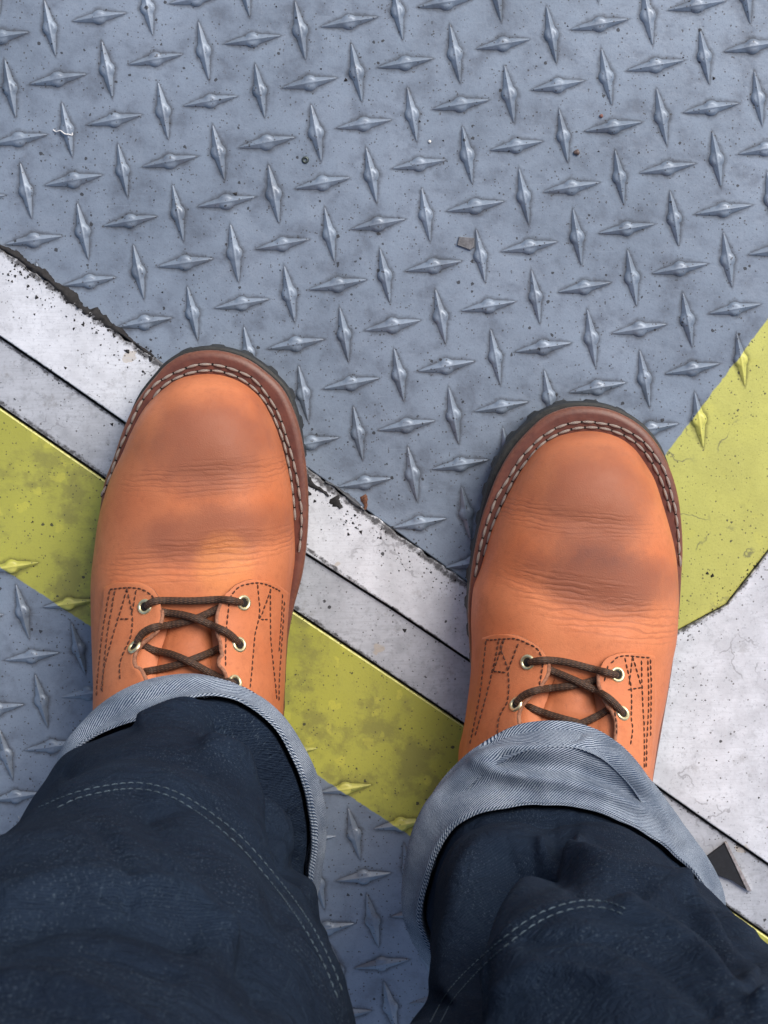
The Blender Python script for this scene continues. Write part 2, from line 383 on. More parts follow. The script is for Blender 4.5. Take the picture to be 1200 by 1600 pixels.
for lat, me, par, which in ((LAT_UP, me_up, upper, 'u'), (LAT_LO, me_lo, lower, 'l')):
    rest = MB(); vi = np.array([v.co for v in me.vertices]); fi = [tuple(p.vertices) for p in me.polygons][:-48]; vi = vi[:-96]
    ux = lat[0]/np.linalg.norm(lat[0]); vy = lat[1]/np.linalg.norm(lat[1])
    for i in range(-34, 36):
        for j in range(-34, 36):
            p = lat[2]+lat[0]*i+lat[1]*j; v = (i+j) % 2 == 0
            if which == 'u':
                if v is False and False: pass
                if edge_dist(p, TL, corner) < -1 or not inside(p, [shift(q, -.006) if k < 3 else q for k, q in enumerate(up_poly)]): continue
                if side(p, ya, yb) < -.006: continue
            else:
                if not inside(p, lo_poly): continue
                if side(p, la, lb) > .0075: continue
            if abs(p[0]) > .9 or abs(p[1]) > .9: continue
            q = topix(np.array([[p[0], p[1], 0.0]]))[0]
            ang = math.atan2(vy[1], vy[0]) if v else math.atan2(ux[1], ux[0])
            ang += (.035 if v else -.02)+random.gauss(0, .012)
            p = p+rng.normal(0, .00025, 2)
            if -60 < q[0] < 1260 and -60 < q[1] < 1660 and not any(inside(q, h) for h in HIDE):
                o = bpy.data.objects.new('tread_ridge', me); link(o, par, np.array([p[0], p[1], 0.00003])); o.rotation_euler = (0, 0, ang)
                s = random.uniform(.95, 1.04); o.scale = (s, s*random.uniform(.95, 1.05), random.uniform(.9, 1.1))
            else:
                c, s = math.cos(ang), math.sin(ang); X = vi.copy(); X[:, 0], X[:, 1] = vi[:, 0]*c-vi[:, 1]*s+p[0], vi[:, 0]*s+vi[:, 1]*c+p[1]
                rest.add(X, fi)
    o = rest.build('tread_ridge_field', me.materials[0], par); tag(o, kind='stuff')

# ------------------------------------------------------------------ leather and thread materials
def leather(name, zones, patches, tone=1.0, wrap=False):
    """zones: (cx, cy, rx, ry, angle) creased areas; patches: burnished areas, plus painted-in toe reflection and highlight, all in metres from the boot's origin"""
    g = G(name); P = g.vec('obj'); sep = g.n('SeparateXYZ', Vector=P); X, Y = sep.outputs[0], sep.outputs[1]
    big = g.noise(P, 22, 4, .6); med = g.noise(P, 90, 5, .6); fine = g.noise(P, 1400, 2, .5); pore = g.n('TexVoronoi', Vector=P, Scale=1500.0).outputs['Distance']
    c = g.mix(g.ramp(big, .3, .7), (.60*tone, .178*tone, .070*tone), (.70*tone, .245*tone, .108*tone))
    c = g.mix(g.ramp(med, .35, .7, 0, .35), c, (.47*tone, .145*tone, .060*tone))
    def ell(z, lo=1.0, hi=.2):
        cx, cy, rx, ry, a = z; ca, sa = math.cos(a), math.sin(a)
        dx = g.math('SUBTRACT', X, cx); dy = g.math('SUBTRACT', Y, cy)
        u = g.math('DIVIDE', g.math('ADD', g.math('MULTIPLY', dx, ca), g.math('MULTIPLY', dy, sa)), rx)
        v = g.math('DIVIDE', g.math('SUBTRACT', g.math('MULTIPLY', dy, ca), g.math('MULTIPLY', dx, sa)), ry)
        d = g.math('ADD', g.math('MULTIPLY', u, u), g.math('MULTIPLY', v, v))
        d = g.math('ADD', d, g.math('MULTIPLY', g.math('SUBTRACT', g.noise(P, 45, 6, .7), .5), 1.3))
        return g.ramp(d, lo, hi)
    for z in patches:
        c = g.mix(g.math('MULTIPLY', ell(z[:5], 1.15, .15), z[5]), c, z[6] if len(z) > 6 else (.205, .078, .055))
    h = g.math('ADD', g.math('MULTIPLY', fine, .16), g.math('MULTIPLY', pore, .12))
    c = g.mix(g.ramp(g.noise(P, 260, 5, .7), .45, .75, 0, .30), c, (.36*tone, .105*tone, .05*tone))
    sc = g.noise(g.vec('obj', scale=(900, 90, 90), rot=(0, 0, .5)), 1.0, 3, .6); c = g.mix(g.ramp(sc, .66, .72, 0, .22), c, (.30, .10, .06))
    for z in zones:
        ca = z[4]
        w1 = g.n('TexWave', Vector=g.vec('obj', rot=(0, 0, -ca), scale=(.38, 1, .6)), Scale=z[5], Distortion=10.0, Detail=3.0, _bands_direction='Y', _wave_profile='SIN')
        w1.inputs['Detail Scale'].default_value = .45; w1.inputs['Detail Roughness'].default_value = .62
        e = ell(z[:5], 1.0, .25); brk = g.ramp(g.noise(g.vec('obj', scale=(70, 190, 70)), 1.0, 3, .6), .38, .58); k = g.math('MULTIPLY', g.math('POWER', w1.outputs['Fac'], .5), g.math('MULTIPLY', e, brk))
        h = g.math('ADD', h, g.math('MULTIPLY', k, z[6]))
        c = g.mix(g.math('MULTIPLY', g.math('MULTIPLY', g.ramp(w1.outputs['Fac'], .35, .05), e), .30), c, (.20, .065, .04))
    ro = g.ramp(med, .3, .7, .52, .64)
    g.bs(Base__Color=c, Roughness=ro, Normal=g.bump(h, .45, .0012), Specular__IOR__Level=.32)
    return g.m
def thread_mat(name, a, b):
    g = G(name); v = g.vec('uv'); wv = g.n('TexWave', Vector=v, Scale=1.0, _bands_direction='DIAGONAL'); wv.inputs['Scale'].default_value = 1.0
    f = g.ramp(wv.outputs['Fac'], .25, .7)
    g.bs(Base__Color=g.mix(f, a, b), Roughness=.8, Normal=g.bump(wv.outputs['Fac'], .6, .0004)); return g.m
M_white_thread = thread_mat('waxed_white_thread', (.17, .13, .11), (.50, .44, .39))
M_brown_thread = flat('dark_brown_thread', (.075, .026, .014), .75, 0, .4, 2000)
M_hole = flat('needle_hole', (.012, .008, .007), .9)
M_blue_thread = flat('pale_blue_seam_thread', (.07, .105, .135), .8, 0, .5, 1500)
M_brass = flat('nickel_brass_eyelet', (.84, .74, .45), .30, .85, .06, 800)
def lace_mat():
    g = G('braided_brown_lace'); v = g.vec('uv'); a = g.n('TexWave', Vector=v, Scale=1.0, _bands_direction='DIAGONAL')
    mp = g.n('Mapping', Vector=v); mp.inputs['Scale'].default_value = (-1, 1, 1); b = g.n('TexWave', Vector=mp.outputs[0], Scale=1.0, _bands_direction='DIAGONAL')
    h = g.math('MAXIMUM', a.outputs['Fac'], b.outputs['Fac']); k = g.math('MULTIPLY', a.outputs['Fac'], b.outputs['Fac'])
    c = g.mix(g.ramp(k, .25, .8), (.050, .026, .016), (.165, .082, .045))
    g.bs(Base__Color=c, Roughness=.55, Normal=g.bump(k, .7, .0006)); return g.m
M_lace = lace_mat()
def welt_mat():
    g = G('oxblood_welt_leather'); P = g.vec('obj'); n1 = g.noise(P, 120, 5, .65); sc = g.noise(g.vec('obj', scale=(500, 500, 2200)), 1.0, 4, .7)
    c = g.mix(g.ramp(n1, .3, .7), (.095, .028, .019), (.155, .048, .030)); ed = g.n('Attribute', _attribute_name='rim').outputs['Fac']
    c = g.mix(g.math('MULTIPLY', ed, g.ramp(sc, .35, .65, .3, .95)), c, (.25, .105, .062))
    g.bs(Base__Color=c, Roughness=.42, Normal=g.bump(g.math('ADD', n1, g.math('MULTIPLY', sc, .5)), .3, .0006)); return g.m
M_welt = welt_mat()
def edge_leather():
    g = G('raw_leather_edge'); P = g.vec('obj'); n1 = g.noise(P, 500, 5, .7)
    g.bs(Base__Color=g.mix(g.ramp(n1, .3, .7), (.22, .085, .045), (.42, .20, .12)), Roughness=.8, Normal=g.bump(n1, .6, .0006)); return g.m
M_redge = edge_leather()

# ------------------------------------------------------------------ the person
person = empty('person', (0, -.15, 0))
tag(person, 'person in dark rolled-up jeans and orange leather lace-up boots standing on tread plate', 'person')

def stitch_row(mb, hb, tree, pts, L, gap, r, off, n=600, holes=True, flatp=.6):
    P, Nn = drape(tree, pts, n, off)
    if len(P) < 4: return
    s = np.r_[0, np.cumsum(np.linalg.norm(np.diff(P, axis=0), axis=1))]; t = 0
    while t+L < s[-1]:
        ss = np.linspace(t, t+L, 9); q = np.c_[tuple(np.interp(ss, s, P[:, k]) for k in range(3))]; nn = np.array([np.interp(ss[4], s, Nn[:, k]) for k in range(3)])
        u = np.linspace(-1, 1, 9); q = q+nn*(r*.9*(1-u[:, None]**2)-r*.4)
        q += rng.normal(0, r*.12, 3)
        rad = r*np.maximum(.25, (1-np.abs(u)**2.6))**.6
        V, F = tube(q, rad, 7); uv = [(i*.9/8*7, (j/7)*1.0*3) for i in range(9) for j in range(7)]
        mb.add(V, F, uv)
        if hb is not None:
            h0 = np.array([np.interp(t-gap/2, s, P[:, k]) for k in range(3)])-nn*off+nn*.00012
            a = np.cross(nn, [0, 0, 1.0]); a = a/np.linalg.norm(a) if np.linalg.norm(a) > 1e-5 else np.array([1.0, 0, 0]); b = np.cross(nn, a)
            rr = r*1.0; hb.add([h0+rr*(a*math.cos(x)+b*math.sin(x)) for x in np.linspace(0, 2*math.pi, 8, endpoint=False)]+[h0-nn*.0001], [(i, (i+1) % 8, 8) for i in range(8)])
        t += L+gap

def build_boot(D):
    origin = at(*D['origin'], 0.0)
    # --- outlines
    n = 240
    up = catmull([at(px, py, z)[:2] for px, py, z in D['upper']], n, True)
    we = catmull([at(px, py, .034)[:2] for px, py in D['welt']], n, True)
    yt, yh = up[:, 1].max(), up[:, 1].min()
    A = np.array([up[np.argmax(up[:, 1]), 0]*.6+D['axis'][0]*.4 if False else at(*D['toe_c'], .05)[0], yt-.043]); B = np.array([at(*D['heel_c'], .05)[0], yh+.040])
    L = B-A; LL = np.dot(L, L)
    def fan(C, angs):            # outline point seen from C at each angle
        a = np.unwrap(np.arctan2(up0[:, 1]-C[1], up0[:, 0]-C[0])); r_ = np.hypot(up0[:, 0]-C[0], up0[:, 1]-C[1])
        if a[-1] < a[0]: a, r_ = a[::-1], r_[::-1]
        a3 = np.r_[a-2*math.pi, a, a+2*math.pi]; r3 = np.r_[r_, r_, r_]; rr = np.interp(angs, a3, r3) if a3[0] < min(angs) else np.interp(angs, a3+2*math.pi, r3)
        return np.c_[C[0]+rr*np.cos(angs), C[1]+rr*np.sin(angs)]
    def at_y(y, sgn):
        out = []
        for yy in y:
            xs = []
            for (x1, y1), (x2, y2) in zip(up0, np.roll(up0, -1, 0)):
                if (y1-yy)*(y2-yy) <= 0 and y1 != y2: xs.append(x1+(x2-x1)*(yy-y1)/(y2-y1))
            out.append((max(xs) if sgn > 0 else min(xs), yy))
        return np.array(out)
    up0 = catmull([at(px, py, z)[:2] for px, py, z in D['upper']], 400, True); nf_, ns_ = 60, 70
    yl = np.linspace(A[1], B[1], ns_+2)[1:-1]; tl = np.linspace(0, 1, ns_+2)[1:-1]
    up = np.vstack([fan(A, np.linspace(0, math.pi, nf_)), at_y(yl, -1), fan(B, np.linspace(math.pi, 2*math.pi, nf_)), at_y(yl[::-1], 1)])
    t = np.r_[np.zeros(nf_), tl, np.ones(nf_), tl[::-1]]; An = A+t[:, None]*L; n_w, n = n, len(up)
    tt = np.array([0, .12, .25, .40, .52, .62, .72, .85, 1.0]); hh = np.array([.044, .046, .049, .055, .066, .078, .092, .100, .104])
    rho = np.r_[1.0, 1.0, .997, .985, .965, .94, .91, .87, .82, .76, .69, .61, .52, .42, .31, .2, .1, 0.0]
    Hh = np.interp(t, tt, hh); zb = .037
    V = []
    for k, r in enumerate(rho):
        if k == 0: z = np.full(n, .031); P = up+(An-up)*.035
        elif k == 1: z = np.full(n, zb); P = up.copy()
        else:
            prof = (1-r**2.9)**.52; z = zb+Hh*prof; P = An+(up-An)*r
            bul = 1+.012*math.sin(min(1, (1-r)*6)*math.pi); P = An+(P-An)*bul
        x = P[:, 0]; y = P[:, 1]
        # flex folds across the vamp, real relief
        for (cx, cy, rx, ry, ang, amp) in D['folds']:
            cx, cy = at(cx, cy, .085)[:2]; dx, dy = x-cx, y-cy; u = (dx*math.cos(ang)+dy*math.sin(ang))/rx; v = (-dx*math.sin(ang)+dy*math.cos(ang))/ry
            z = z+amp*np.exp(-u*u-v*v)*min(1, (1-r)*5)
        V.append(np.c_[P, z])
    V = np.vstack(V); F = grid_faces(len(rho), n, close_m=True)
    # denser surface through subdivision of the control cage
    bm = bmesh.new(); vs = [bm.verts.new(v) for v in V]
    for f in F:
        q = []; 
        for i in f:
            if i not in q: q.append(i)
        try: bm.faces.new([vs[i] for i in q])
        except ValueError: pass
    bmesh.ops.remove_doubles(bm, verts=bm.verts, dist=1e-5)
    bmesh.ops.recalc_face_normals(bm, faces=bm.faces)
    for _ in range(3): bmesh.ops.smooth_vert(bm, verts=[v for v in bm.verts if v.co.z > .045], factor=.5, use_axis_x=True, use_axis_y=True, use_axis_z=True)
    bm.verts.index_update(); V = np.array([v.co[:] for v in bm.verts]); F = [tuple(v.index for v in f.verts) for f in bm.faces]; bm.free()
    V0 = V.copy(); cl = catmull([.5*(np.array(a_)+np.array(b_)) for a_, b_ in zip(*D['tongue'])], 60); hwid = D['tongue'][1][0][0]-D['tongue'][0][0][0]
    pq = topix(V); yy0 = D['tongue'][0][0][1]-6; cx_ = np.interp(pq[:, 1], cl[:, 1], cl[:, 0])
    fy = np.clip((pq[:, 1]-yy0)/45, 0, 1); fy = fy*fy*(3-2*fy)*np.clip((yy0+330-pq[:, 1])/60, 0, 1); fx = np.clip(1-(np.abs(pq[:, 0]-cx_)-hwid*.62)/22, 0, 1)
    V[:, 2] -= .0085*fy*fx*(V[:, 2] > .07)
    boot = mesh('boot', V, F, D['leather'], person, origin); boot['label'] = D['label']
    tree = bvh(V0, F); tree_low = bvh(V, F)
    n = n_w
    # --- welt: a flat rim round the upper with a rounded edge
    cen = .5*(A+B); prof = [(-.0095, .0355), (-.004, .0362), (-.0012, .0358), (-.0002, .0345), (0, .032), (-.0003, .0290), (-.0010, .0268)]
    tn = np.roll(we, -1, 0)-np.roll(we, 1, 0); tn /= np.linalg.norm(tn, axis=1)[:, None]; nrm = np.c_[tn[:, 1], -tn[:, 0]]
    if ((we-cen)*nrm).sum() < 0: nrm = -nrm
    Vw = []; rim = []
    for o_, z in prof: Vw.append(np.c_[we+nrm*o_, np.full(n, z)]); rim += [0 if o_ < -.003 else (.5 if o_ == -.0012 else 1)]*n
    Vw = np.vstack(Vw); Fw = grid_faces(len(prof), n, close_m=True)
    b0 = len(Vw); Fw.append(tuple(range(n)))      # inner lid under the upper
    wo = mesh('welt', Vw, Fw, M_welt, boot); a = wo.data.attributes.new('rim', 'FLOAT', 'POINT'); a.data.foreach_set('value', rim)
    # --- midsole line and lugged rubber outsole
    Vs = []; s = np.r_[0, np.cumsum(np.linalg.norm(np.diff(we, axis=0), axis=1))]; m = 4; W4 = catmull(we, n*m, True)
    tn4 = np.roll(W4, -1, 0)-np.roll(W4, 1, 0); tn4 /= np.linalg.norm(tn4, axis=1)[:, None]; n4 = np.c_[tn4[:, 1], -tn4[:, 0]]
    if ((W4-cen)*n4).sum() < 0: n4 = -n4
    s4 = np.linspace(0, s[-1], n*m); lug = (np.sin(2*math.pi*s4/s[-1]*44)+.35 > 0).astype(float); lug = np.convolve(np.r_[lug[-3:], lug, lug[:3]], np.ones(7)/7, 'valid')
    toe_bias = np.clip((W4[:, 1]-(yt-.050))/.040, 0, 1)
    for z, off, lk in ((.0268, .0000, 0), (.0262, .0012, 0), (.022, .0016, 0), (.0175, .0018, 0), (.0165, .0014, 1), (.009, .0018, 1), (.0030, .0012, 1), (.0018, -.0005, 1)):
        o_ = off-.0032+lk*((lug-1)*.0036+.0006)+toe_bias*.0036+D['sole_left']*np.clip((cen[0]-W4[:, 0])/.04, 0, 1)*np.clip((W4[:, 1]-cen[1])/.05, 0, 1)
        Vs.append(np.c_[W4+n4*o_[:, None] if hasattr(o_, '__len__') else W4+n4*o_, np.full(n*m, z)])
    Vs = np.vstack(Vs); Fs = grid_faces(8, n*m, close_m=True); Fs.append(tuple(range(n*m))[::-1]); Fs.append(tuple(range(7*n*m, 8*n*m)))
    so = mesh('outsole', Vs, Fs, M_rub, boot, smooth=False)
    # --- welt stitching
    wt = bvho(wo); mb, hb = MB(), MB()
    for row in D['rows']: stitch_row(mb, hb, wt, row, .0060, .0010, .00076, .0005, 900)
    so = mb.build('welt_stitching', M_white_thread, boot)
    hb.build('stitch_holes', M_hole, boot)
    # --- tongue
    tg = D['tongue']; l = catmull(tg[0], 26); r = catmull(tg[1], 26); Vt = []
    for i in range(26):
        for j in range(21):
            q = l[i]+(r[i]-l[i])*j/20; h = hit(tree_low, *q) or hit(tree_low, .5*(l[i]+r[i])[0], .5*(l[i]+r[i])[1]); b_ = math.sin(math.pi*j/20)**.6
            Vt.append(h[0]+np.array([0, 0, .0004+(.0016*min(1, i/4)+.0040*min(1, max(0, i-1)/6)*max(0, 1-max(0, i-11)/7))*b_+.0003*math.sin(i*.9+j*.2)*b_]))
    to = mesh('tongue', Vt, grid_faces(26, 21), D['tongue_mat'], boot)
    # --- quarters with eyelet facings
    qtrees = []
    for qd in D['quarters']:
        # inner edge curve (throat side) and outer edge curve (towards the sole), both from top to bottom
        I = catmull(qd['inner'], 70); O = catmull(qd['outer'], 70); m_ = 22; th = .0021
        base = []; nn = []
        for i in range(70):
            for j in range(m_):
                q = O[i]+(I[i]-O[i])*j/(m_-1); h = hit(tree, *q)
                if h is None:
                    for kk in range(1, 40):
                        c_ = np.array(qd['fallback']); q2 = q+(c_-q)*kk/60; h = hit(tree, *q2)
                        if h: break
                base.append(h[0]); nn.append(h[1])
        base = np.array(base); nn = np.array(nn)
        lift = np.array([[.0002+.0042*(j/(m_-1))**2.2*min(1, max(0, (i-qd.get('lift0', 8))/14)) for j in range(m_)] for i in range(70)]).ravel()
        topv = base+nn*(lift+th)[:, None]; botv = base+nn*(lift-.0001)[:, None]
        # round the top border a little
        idx = np.arange(70*m_).reshape(70, m_); bd = np.zeros((70, m_), bool); bd[0] = bd[:, 0] = bd[:, -1] = True
        topv[bd.ravel()] -= nn[bd.ravel()]*.0007
        VV = np.vstack([topv, botv]); N0 = 70*m_
        f1 = grid_faces(70, m_, flip=qd.get('flip', False)); f2 = [tuple(N0+x for x in f[::-1]) for f in f1]
        wl = []; loop = list(idx[0])+list(idx[1:, -1])+list(idx[-1, ::-1][1:])+list(idx[::-1, 0][1:-1])
        wl = [(loop[k], loop[(k+1) % len(loop)], loop[(k+1) % len(loop)]+N0, loop[k]+N0) for k in range(len(loop))]
        qo = mesh('quarter', VV, f1+f2+wl, [D['leather_q'], M_redge], boot)
        mi = [0]*len(f1)+[1]*len(f2)+[1]*len(wl); qo.data.polygons.foreach_set('material_index', mi)
        es = [e for e in qo.data.edges]; 
        sh = qo.data.attributes.new('sharp_edge', 'BOOLEAN', 'EDGE'); L_ = set(); 
        for k in range(len(loop)):
            L_.add(tuple(sorted((int(loop[k]), int(loop[(k+1) % len(loop)])))))
        sh.data.foreach_set('value', [tuple(sorted(e.vertices)) in L_ for e in es])
        ed = topv.reshape(70, m_, 3)[qd.get('rim', 24):, -1]-np.array([0, 0, .0009]); Ve_, Fe_ = tube(ed, .00115, 8); mesh('facing_edge', Ve_, Fe_, M_redge, boot)
        qt = bvho(qo); qtrees.append(qt)
        mb = MB()
        for ln in qd['stitch']: stitch_row(mb, None, qt, ln, .0023, .0007, .00042, .0001, 300)
        if mb.V: mb.build('quarter_stitching', M_brown_thread, boot)
    allq = bvho(boot, *[c for c in boot.children if c.name.startswith(('quarter', 'tongue')) and 'stitch' not in c.name])
    # --- eyelets
    for (ex, ey) in D['eyelets']:
        h = hit(allq, ex, ey); p, nv = h; nv = nv/np.linalg.norm(nv)
        a_ = np.cross(nv, [0, 1.0, 0]); a_ /= np.linalg.norm(a_); b_ = np.cross(nv, a_); Ve = []; K = 28
        pr = [(.0020, -.0004), (.0022, .0002), (.0026, .0007), (.0032, .0009), (.0038, .0006), (.0041, -.0001)]
        for rr, zz in pr:
            for k in range(K): x = 2*math.pi*k/K; Ve.append(p+nv*zz+rr*(a_*math.cos(x)+b_*math.sin(x)))
        mesh('eyelet', Ve, grid_faces(len(pr), K, close_m=True), M_brass, boot)
        mesh('eyelet_hole', [p-nv*.0001*0+nv*.00025+.0022*(a_*math.cos(2*math.pi*k/K)+b_*math.sin(2*math.pi*k/K)) for k in range(K)], [tuple(range(K))], M_hole, boot)
    # --- lace
    for pts in D['laces']:
        P = catmull(pts, 60); c3 = []
        for (x, y, hgt) in P:
            h = hit(allq, x, y); c3.append(h[0]+np.array([0, 0, hgt*.001]))
        c3 = np.array(c3)
        for _ in range(14): c3[1:-1] = .25*c3[:-2]+.5*c3[1:-1]+.25*c3[2:]
        sL = np.r_[0, np.cumsum(np.linalg.norm(np.diff(c3, axis=0), axis=1))]
        r = .00188*np.ones(60); r[:3] *= (.6, .85, .95); r[-3:] *= (.95, .85, .6)
        Vl, Fl = tube(c3, r, 14); uv = [(sL[i]*900/ 6.283, j*8/14) for i in range(60) for j in range(14)]
        mesh('lace', Vl, Fl, M_lace, boot, uv=uv)
    return boot, tree

def rel(px, py, o, z=.08): p = at(px, py, z)-at(*o, 0.0); return p[0], p[1]
OL = (315, 1000); OR = (885, 1080)
def Z(px, py, rx, ry, a, *r, o=OL): x, y = rel(px, py, o); return (x, y, rx, ry, a, *r)
LZ = [Z(330, 745, .052, .011, .10, 125, .34), Z(320, 868, .056, .014, .16, 115, .44)]
LP = [Z(325, 700, .040, .030, 0, .68), Z(330, 835, .044, .017, .1, .60), Z(220, 790, .02, .04, .1, .2), Z(352, 884, .017, .019, 0, .50, (.82, .30, .09))]  # toe patch paints in a dark reflection, last one a highlight; others burnish
RZ = [Z(900, 815, .050, .010, -.12, 135, .30, o=OR), Z(930, 945, .058, .017, -.30, 105, .50, o=OR)]
RP = [Z(930, 790, .036, .038, -.2, .66, o=OR), Z(945, 905, .046, .020, -.2, .72, o=OR)]  # first patch paints the dark reflection on the toe; second is burnished leather
left = dict(sole_left=0.0, origin=OL, toe_c=(338, 640), heel_c=(292, 1380), axis=(0, 0),
    label='left boot, orange leather with a painted warm highlight above its laces, beside the white strip',
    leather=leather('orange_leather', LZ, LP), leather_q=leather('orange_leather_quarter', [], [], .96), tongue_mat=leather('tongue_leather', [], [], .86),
    upper=[(335, 585, .04), (361, 591, .04), (383, 602, .04), (405, 621, .04), (421, 647, .04), (432, 672, .04), (443, 707, .04), (451, 742, .04), (456, 773, .04), (459, 821, .04), (460, 868, .045), (457, 900, .045), (452, 937, .045), (448, 977, .05), (445, 1027, .05), (443, 1077, .05), (440, 1118, .05), (434, 1200, .05), (424, 1280, .05), (396, 1350, .05), (340, 1392, .05), (285, 1398, .05), (228, 1378, .05), (188, 1325, .05), (168, 1250, .05), (154, 1170, .05), (147, 1093, .05), (142, 1027, .05), (139, 977, .05), (140, 910, .045), (145, 860, .045), (155, 805, .04), (172, 748, .04), (190, 710, .04), (205, 675, .04), (224, 640, .04), (247, 615, .04), (275, 594, .04), (304, 586, .04)],
    welt=[(323, 547), (354, 550), (386, 561), (414, 580), (440, 605), (456, 634), (468, 669), (476, 710), (481, 757), (482, 805), (479, 852), (474, 890), (467, 920), (459, 950), (450, 1000), (446, 1060), (443, 1130), (438, 1200), (430, 1280), (400, 1350), (340, 1395), (285, 1402), (228, 1382), (186, 1325), (168, 1250), (158, 1170), (152, 1093), (148, 1027), (146, 977), (147, 920), (149, 870), (153, 824), (161, 761), (177, 716), (193, 669), (215, 624), (247, 583), (262, 568), (288, 553)],
    rows=[[(160, 775), (175, 738), (186, 704), (198, 678), (218, 634), (237, 607), (262, 588), (291, 575), (316, 569), (342, 571), (370, 579), (395, 591), (414, 612), (432, 640), (441, 662), (449, 688), (456, 710), (463, 742), (468, 773), (471, 805), (470, 837), (466, 868)],
          [(229, 640), (247, 612), (269, 594), (297, 583), (326, 579), (354, 583), (380, 594), (402, 612), (421, 637), (433, 662), (443, 691), (451, 726), (456, 754), (460, 792), (462, 824)]],
    folds=[(330, 700, .030, .026, 0, .0015), (330, 745, .042, .0045, .08, -.0011), (330, 800, .040, .012, .08, .0012), (325, 868, .044, .0055, .14, -.0016), (300, 900, .05, .008, .1, .0012)],
    tongue=([(266, 962), (262, 985), (254, 1010), (246, 1040), (244, 1100)], [(334, 962), (330, 985), (332, 1010), (330, 1040), (340, 1100)]),
    quarters=[dict(inner=[(180, 911), (203, 910), (223, 911), (240, 919), (250, 930), (255, 947), (257, 967), (252, 987), (241, 1001), (227, 1013), (219, 1030), (220, 1047), (229, 1058), (238, 1085), (240, 1130)], outer=[(167, 918), (163, 950), (157, 1000), (152, 1050), (150, 1090), (150, 1130)], fallback=(200, 1050), flip=True,
                   stitch=[[(172, 922), (160, 993), (153, 1060), (151, 1090)], [(180, 923), (168, 993), (161, 1060), (158, 1085)], [(199, 919), (188, 957), (175, 1000), (163, 1047), (160, 1090)], [(199, 919), (207, 963), (205, 993), (195, 1017), (188, 1037), (188, 1063)], [(213, 922), (206, 962)], [(188, 967), (206, 967)], [(172, 921), (199, 918), (222, 921), (237, 930), (247, 945)]]),
              dict(inner=[(430, 913), (410, 907), (390, 905), (370, 911), (357, 921), (350, 930), (343, 947), (338, 967), (338, 993), (343, 1010), (343, 1027), (340, 1045), (348, 1060), (352, 1090), (352, 1130)], outer=[(446, 925), (444, 960), (442, 1000), (440, 1060), (438, 1100), (436, 1130)], fallback=(400, 1030),
                   stitch=[[(441, 928), (439, 970), (435, 1023)], [(444, 940), (440, 1000), (436, 1060), (435, 1100)], [(422, 920), (422, 970), (423, 1003), (428, 1053), (432, 1093)], [(423, 920), (410, 957), (406, 967), (422, 968)], [(402, 913), (405, 957), (398, 993), (395, 1027), (390, 1080)], [(358, 941), (353, 993), (352, 1043)], [(358, 936), (365, 925), (378, 915), (403, 911), (423, 916), (441, 926)]])],
    eyelets=[(226, 948), (210, 1010), (381, 942), (374, 1007), (368, 1066)],
    laces=[[(354, 945, -4), (342, 950, .5), (320, 960, 2.2), (300, 968, 2), (270, 975, 2.6), (243, 978, 3), (223, 988, 2.6), (213, 1006, .8)],
           [(244, 955, -4), (254, 957, 0), (280, 958, 3), (307, 963, 6), (333, 975, 5), (357, 987, 3), (374, 1005, .8)],
           [(228, 948, .8), (240, 938, 2.2), (270, 937, 3.5), (307, 937, 4), (347, 935, 3.4), (368, 938, 2.2), (379, 942, .8)],
           [(222, 1052, -4), (234, 1048, .5), (270, 1040, 2), (300, 1030, 2.2), (343, 1013, .5), (355, 1006, -4)],
           [(212, 1004, -6), (224, 1010, -2), (240, 1016, .5), (267, 1020, 3), (297, 1030, 6), (323, 1045, 5), (350, 1060, 3), (368, 1068, 1)]])
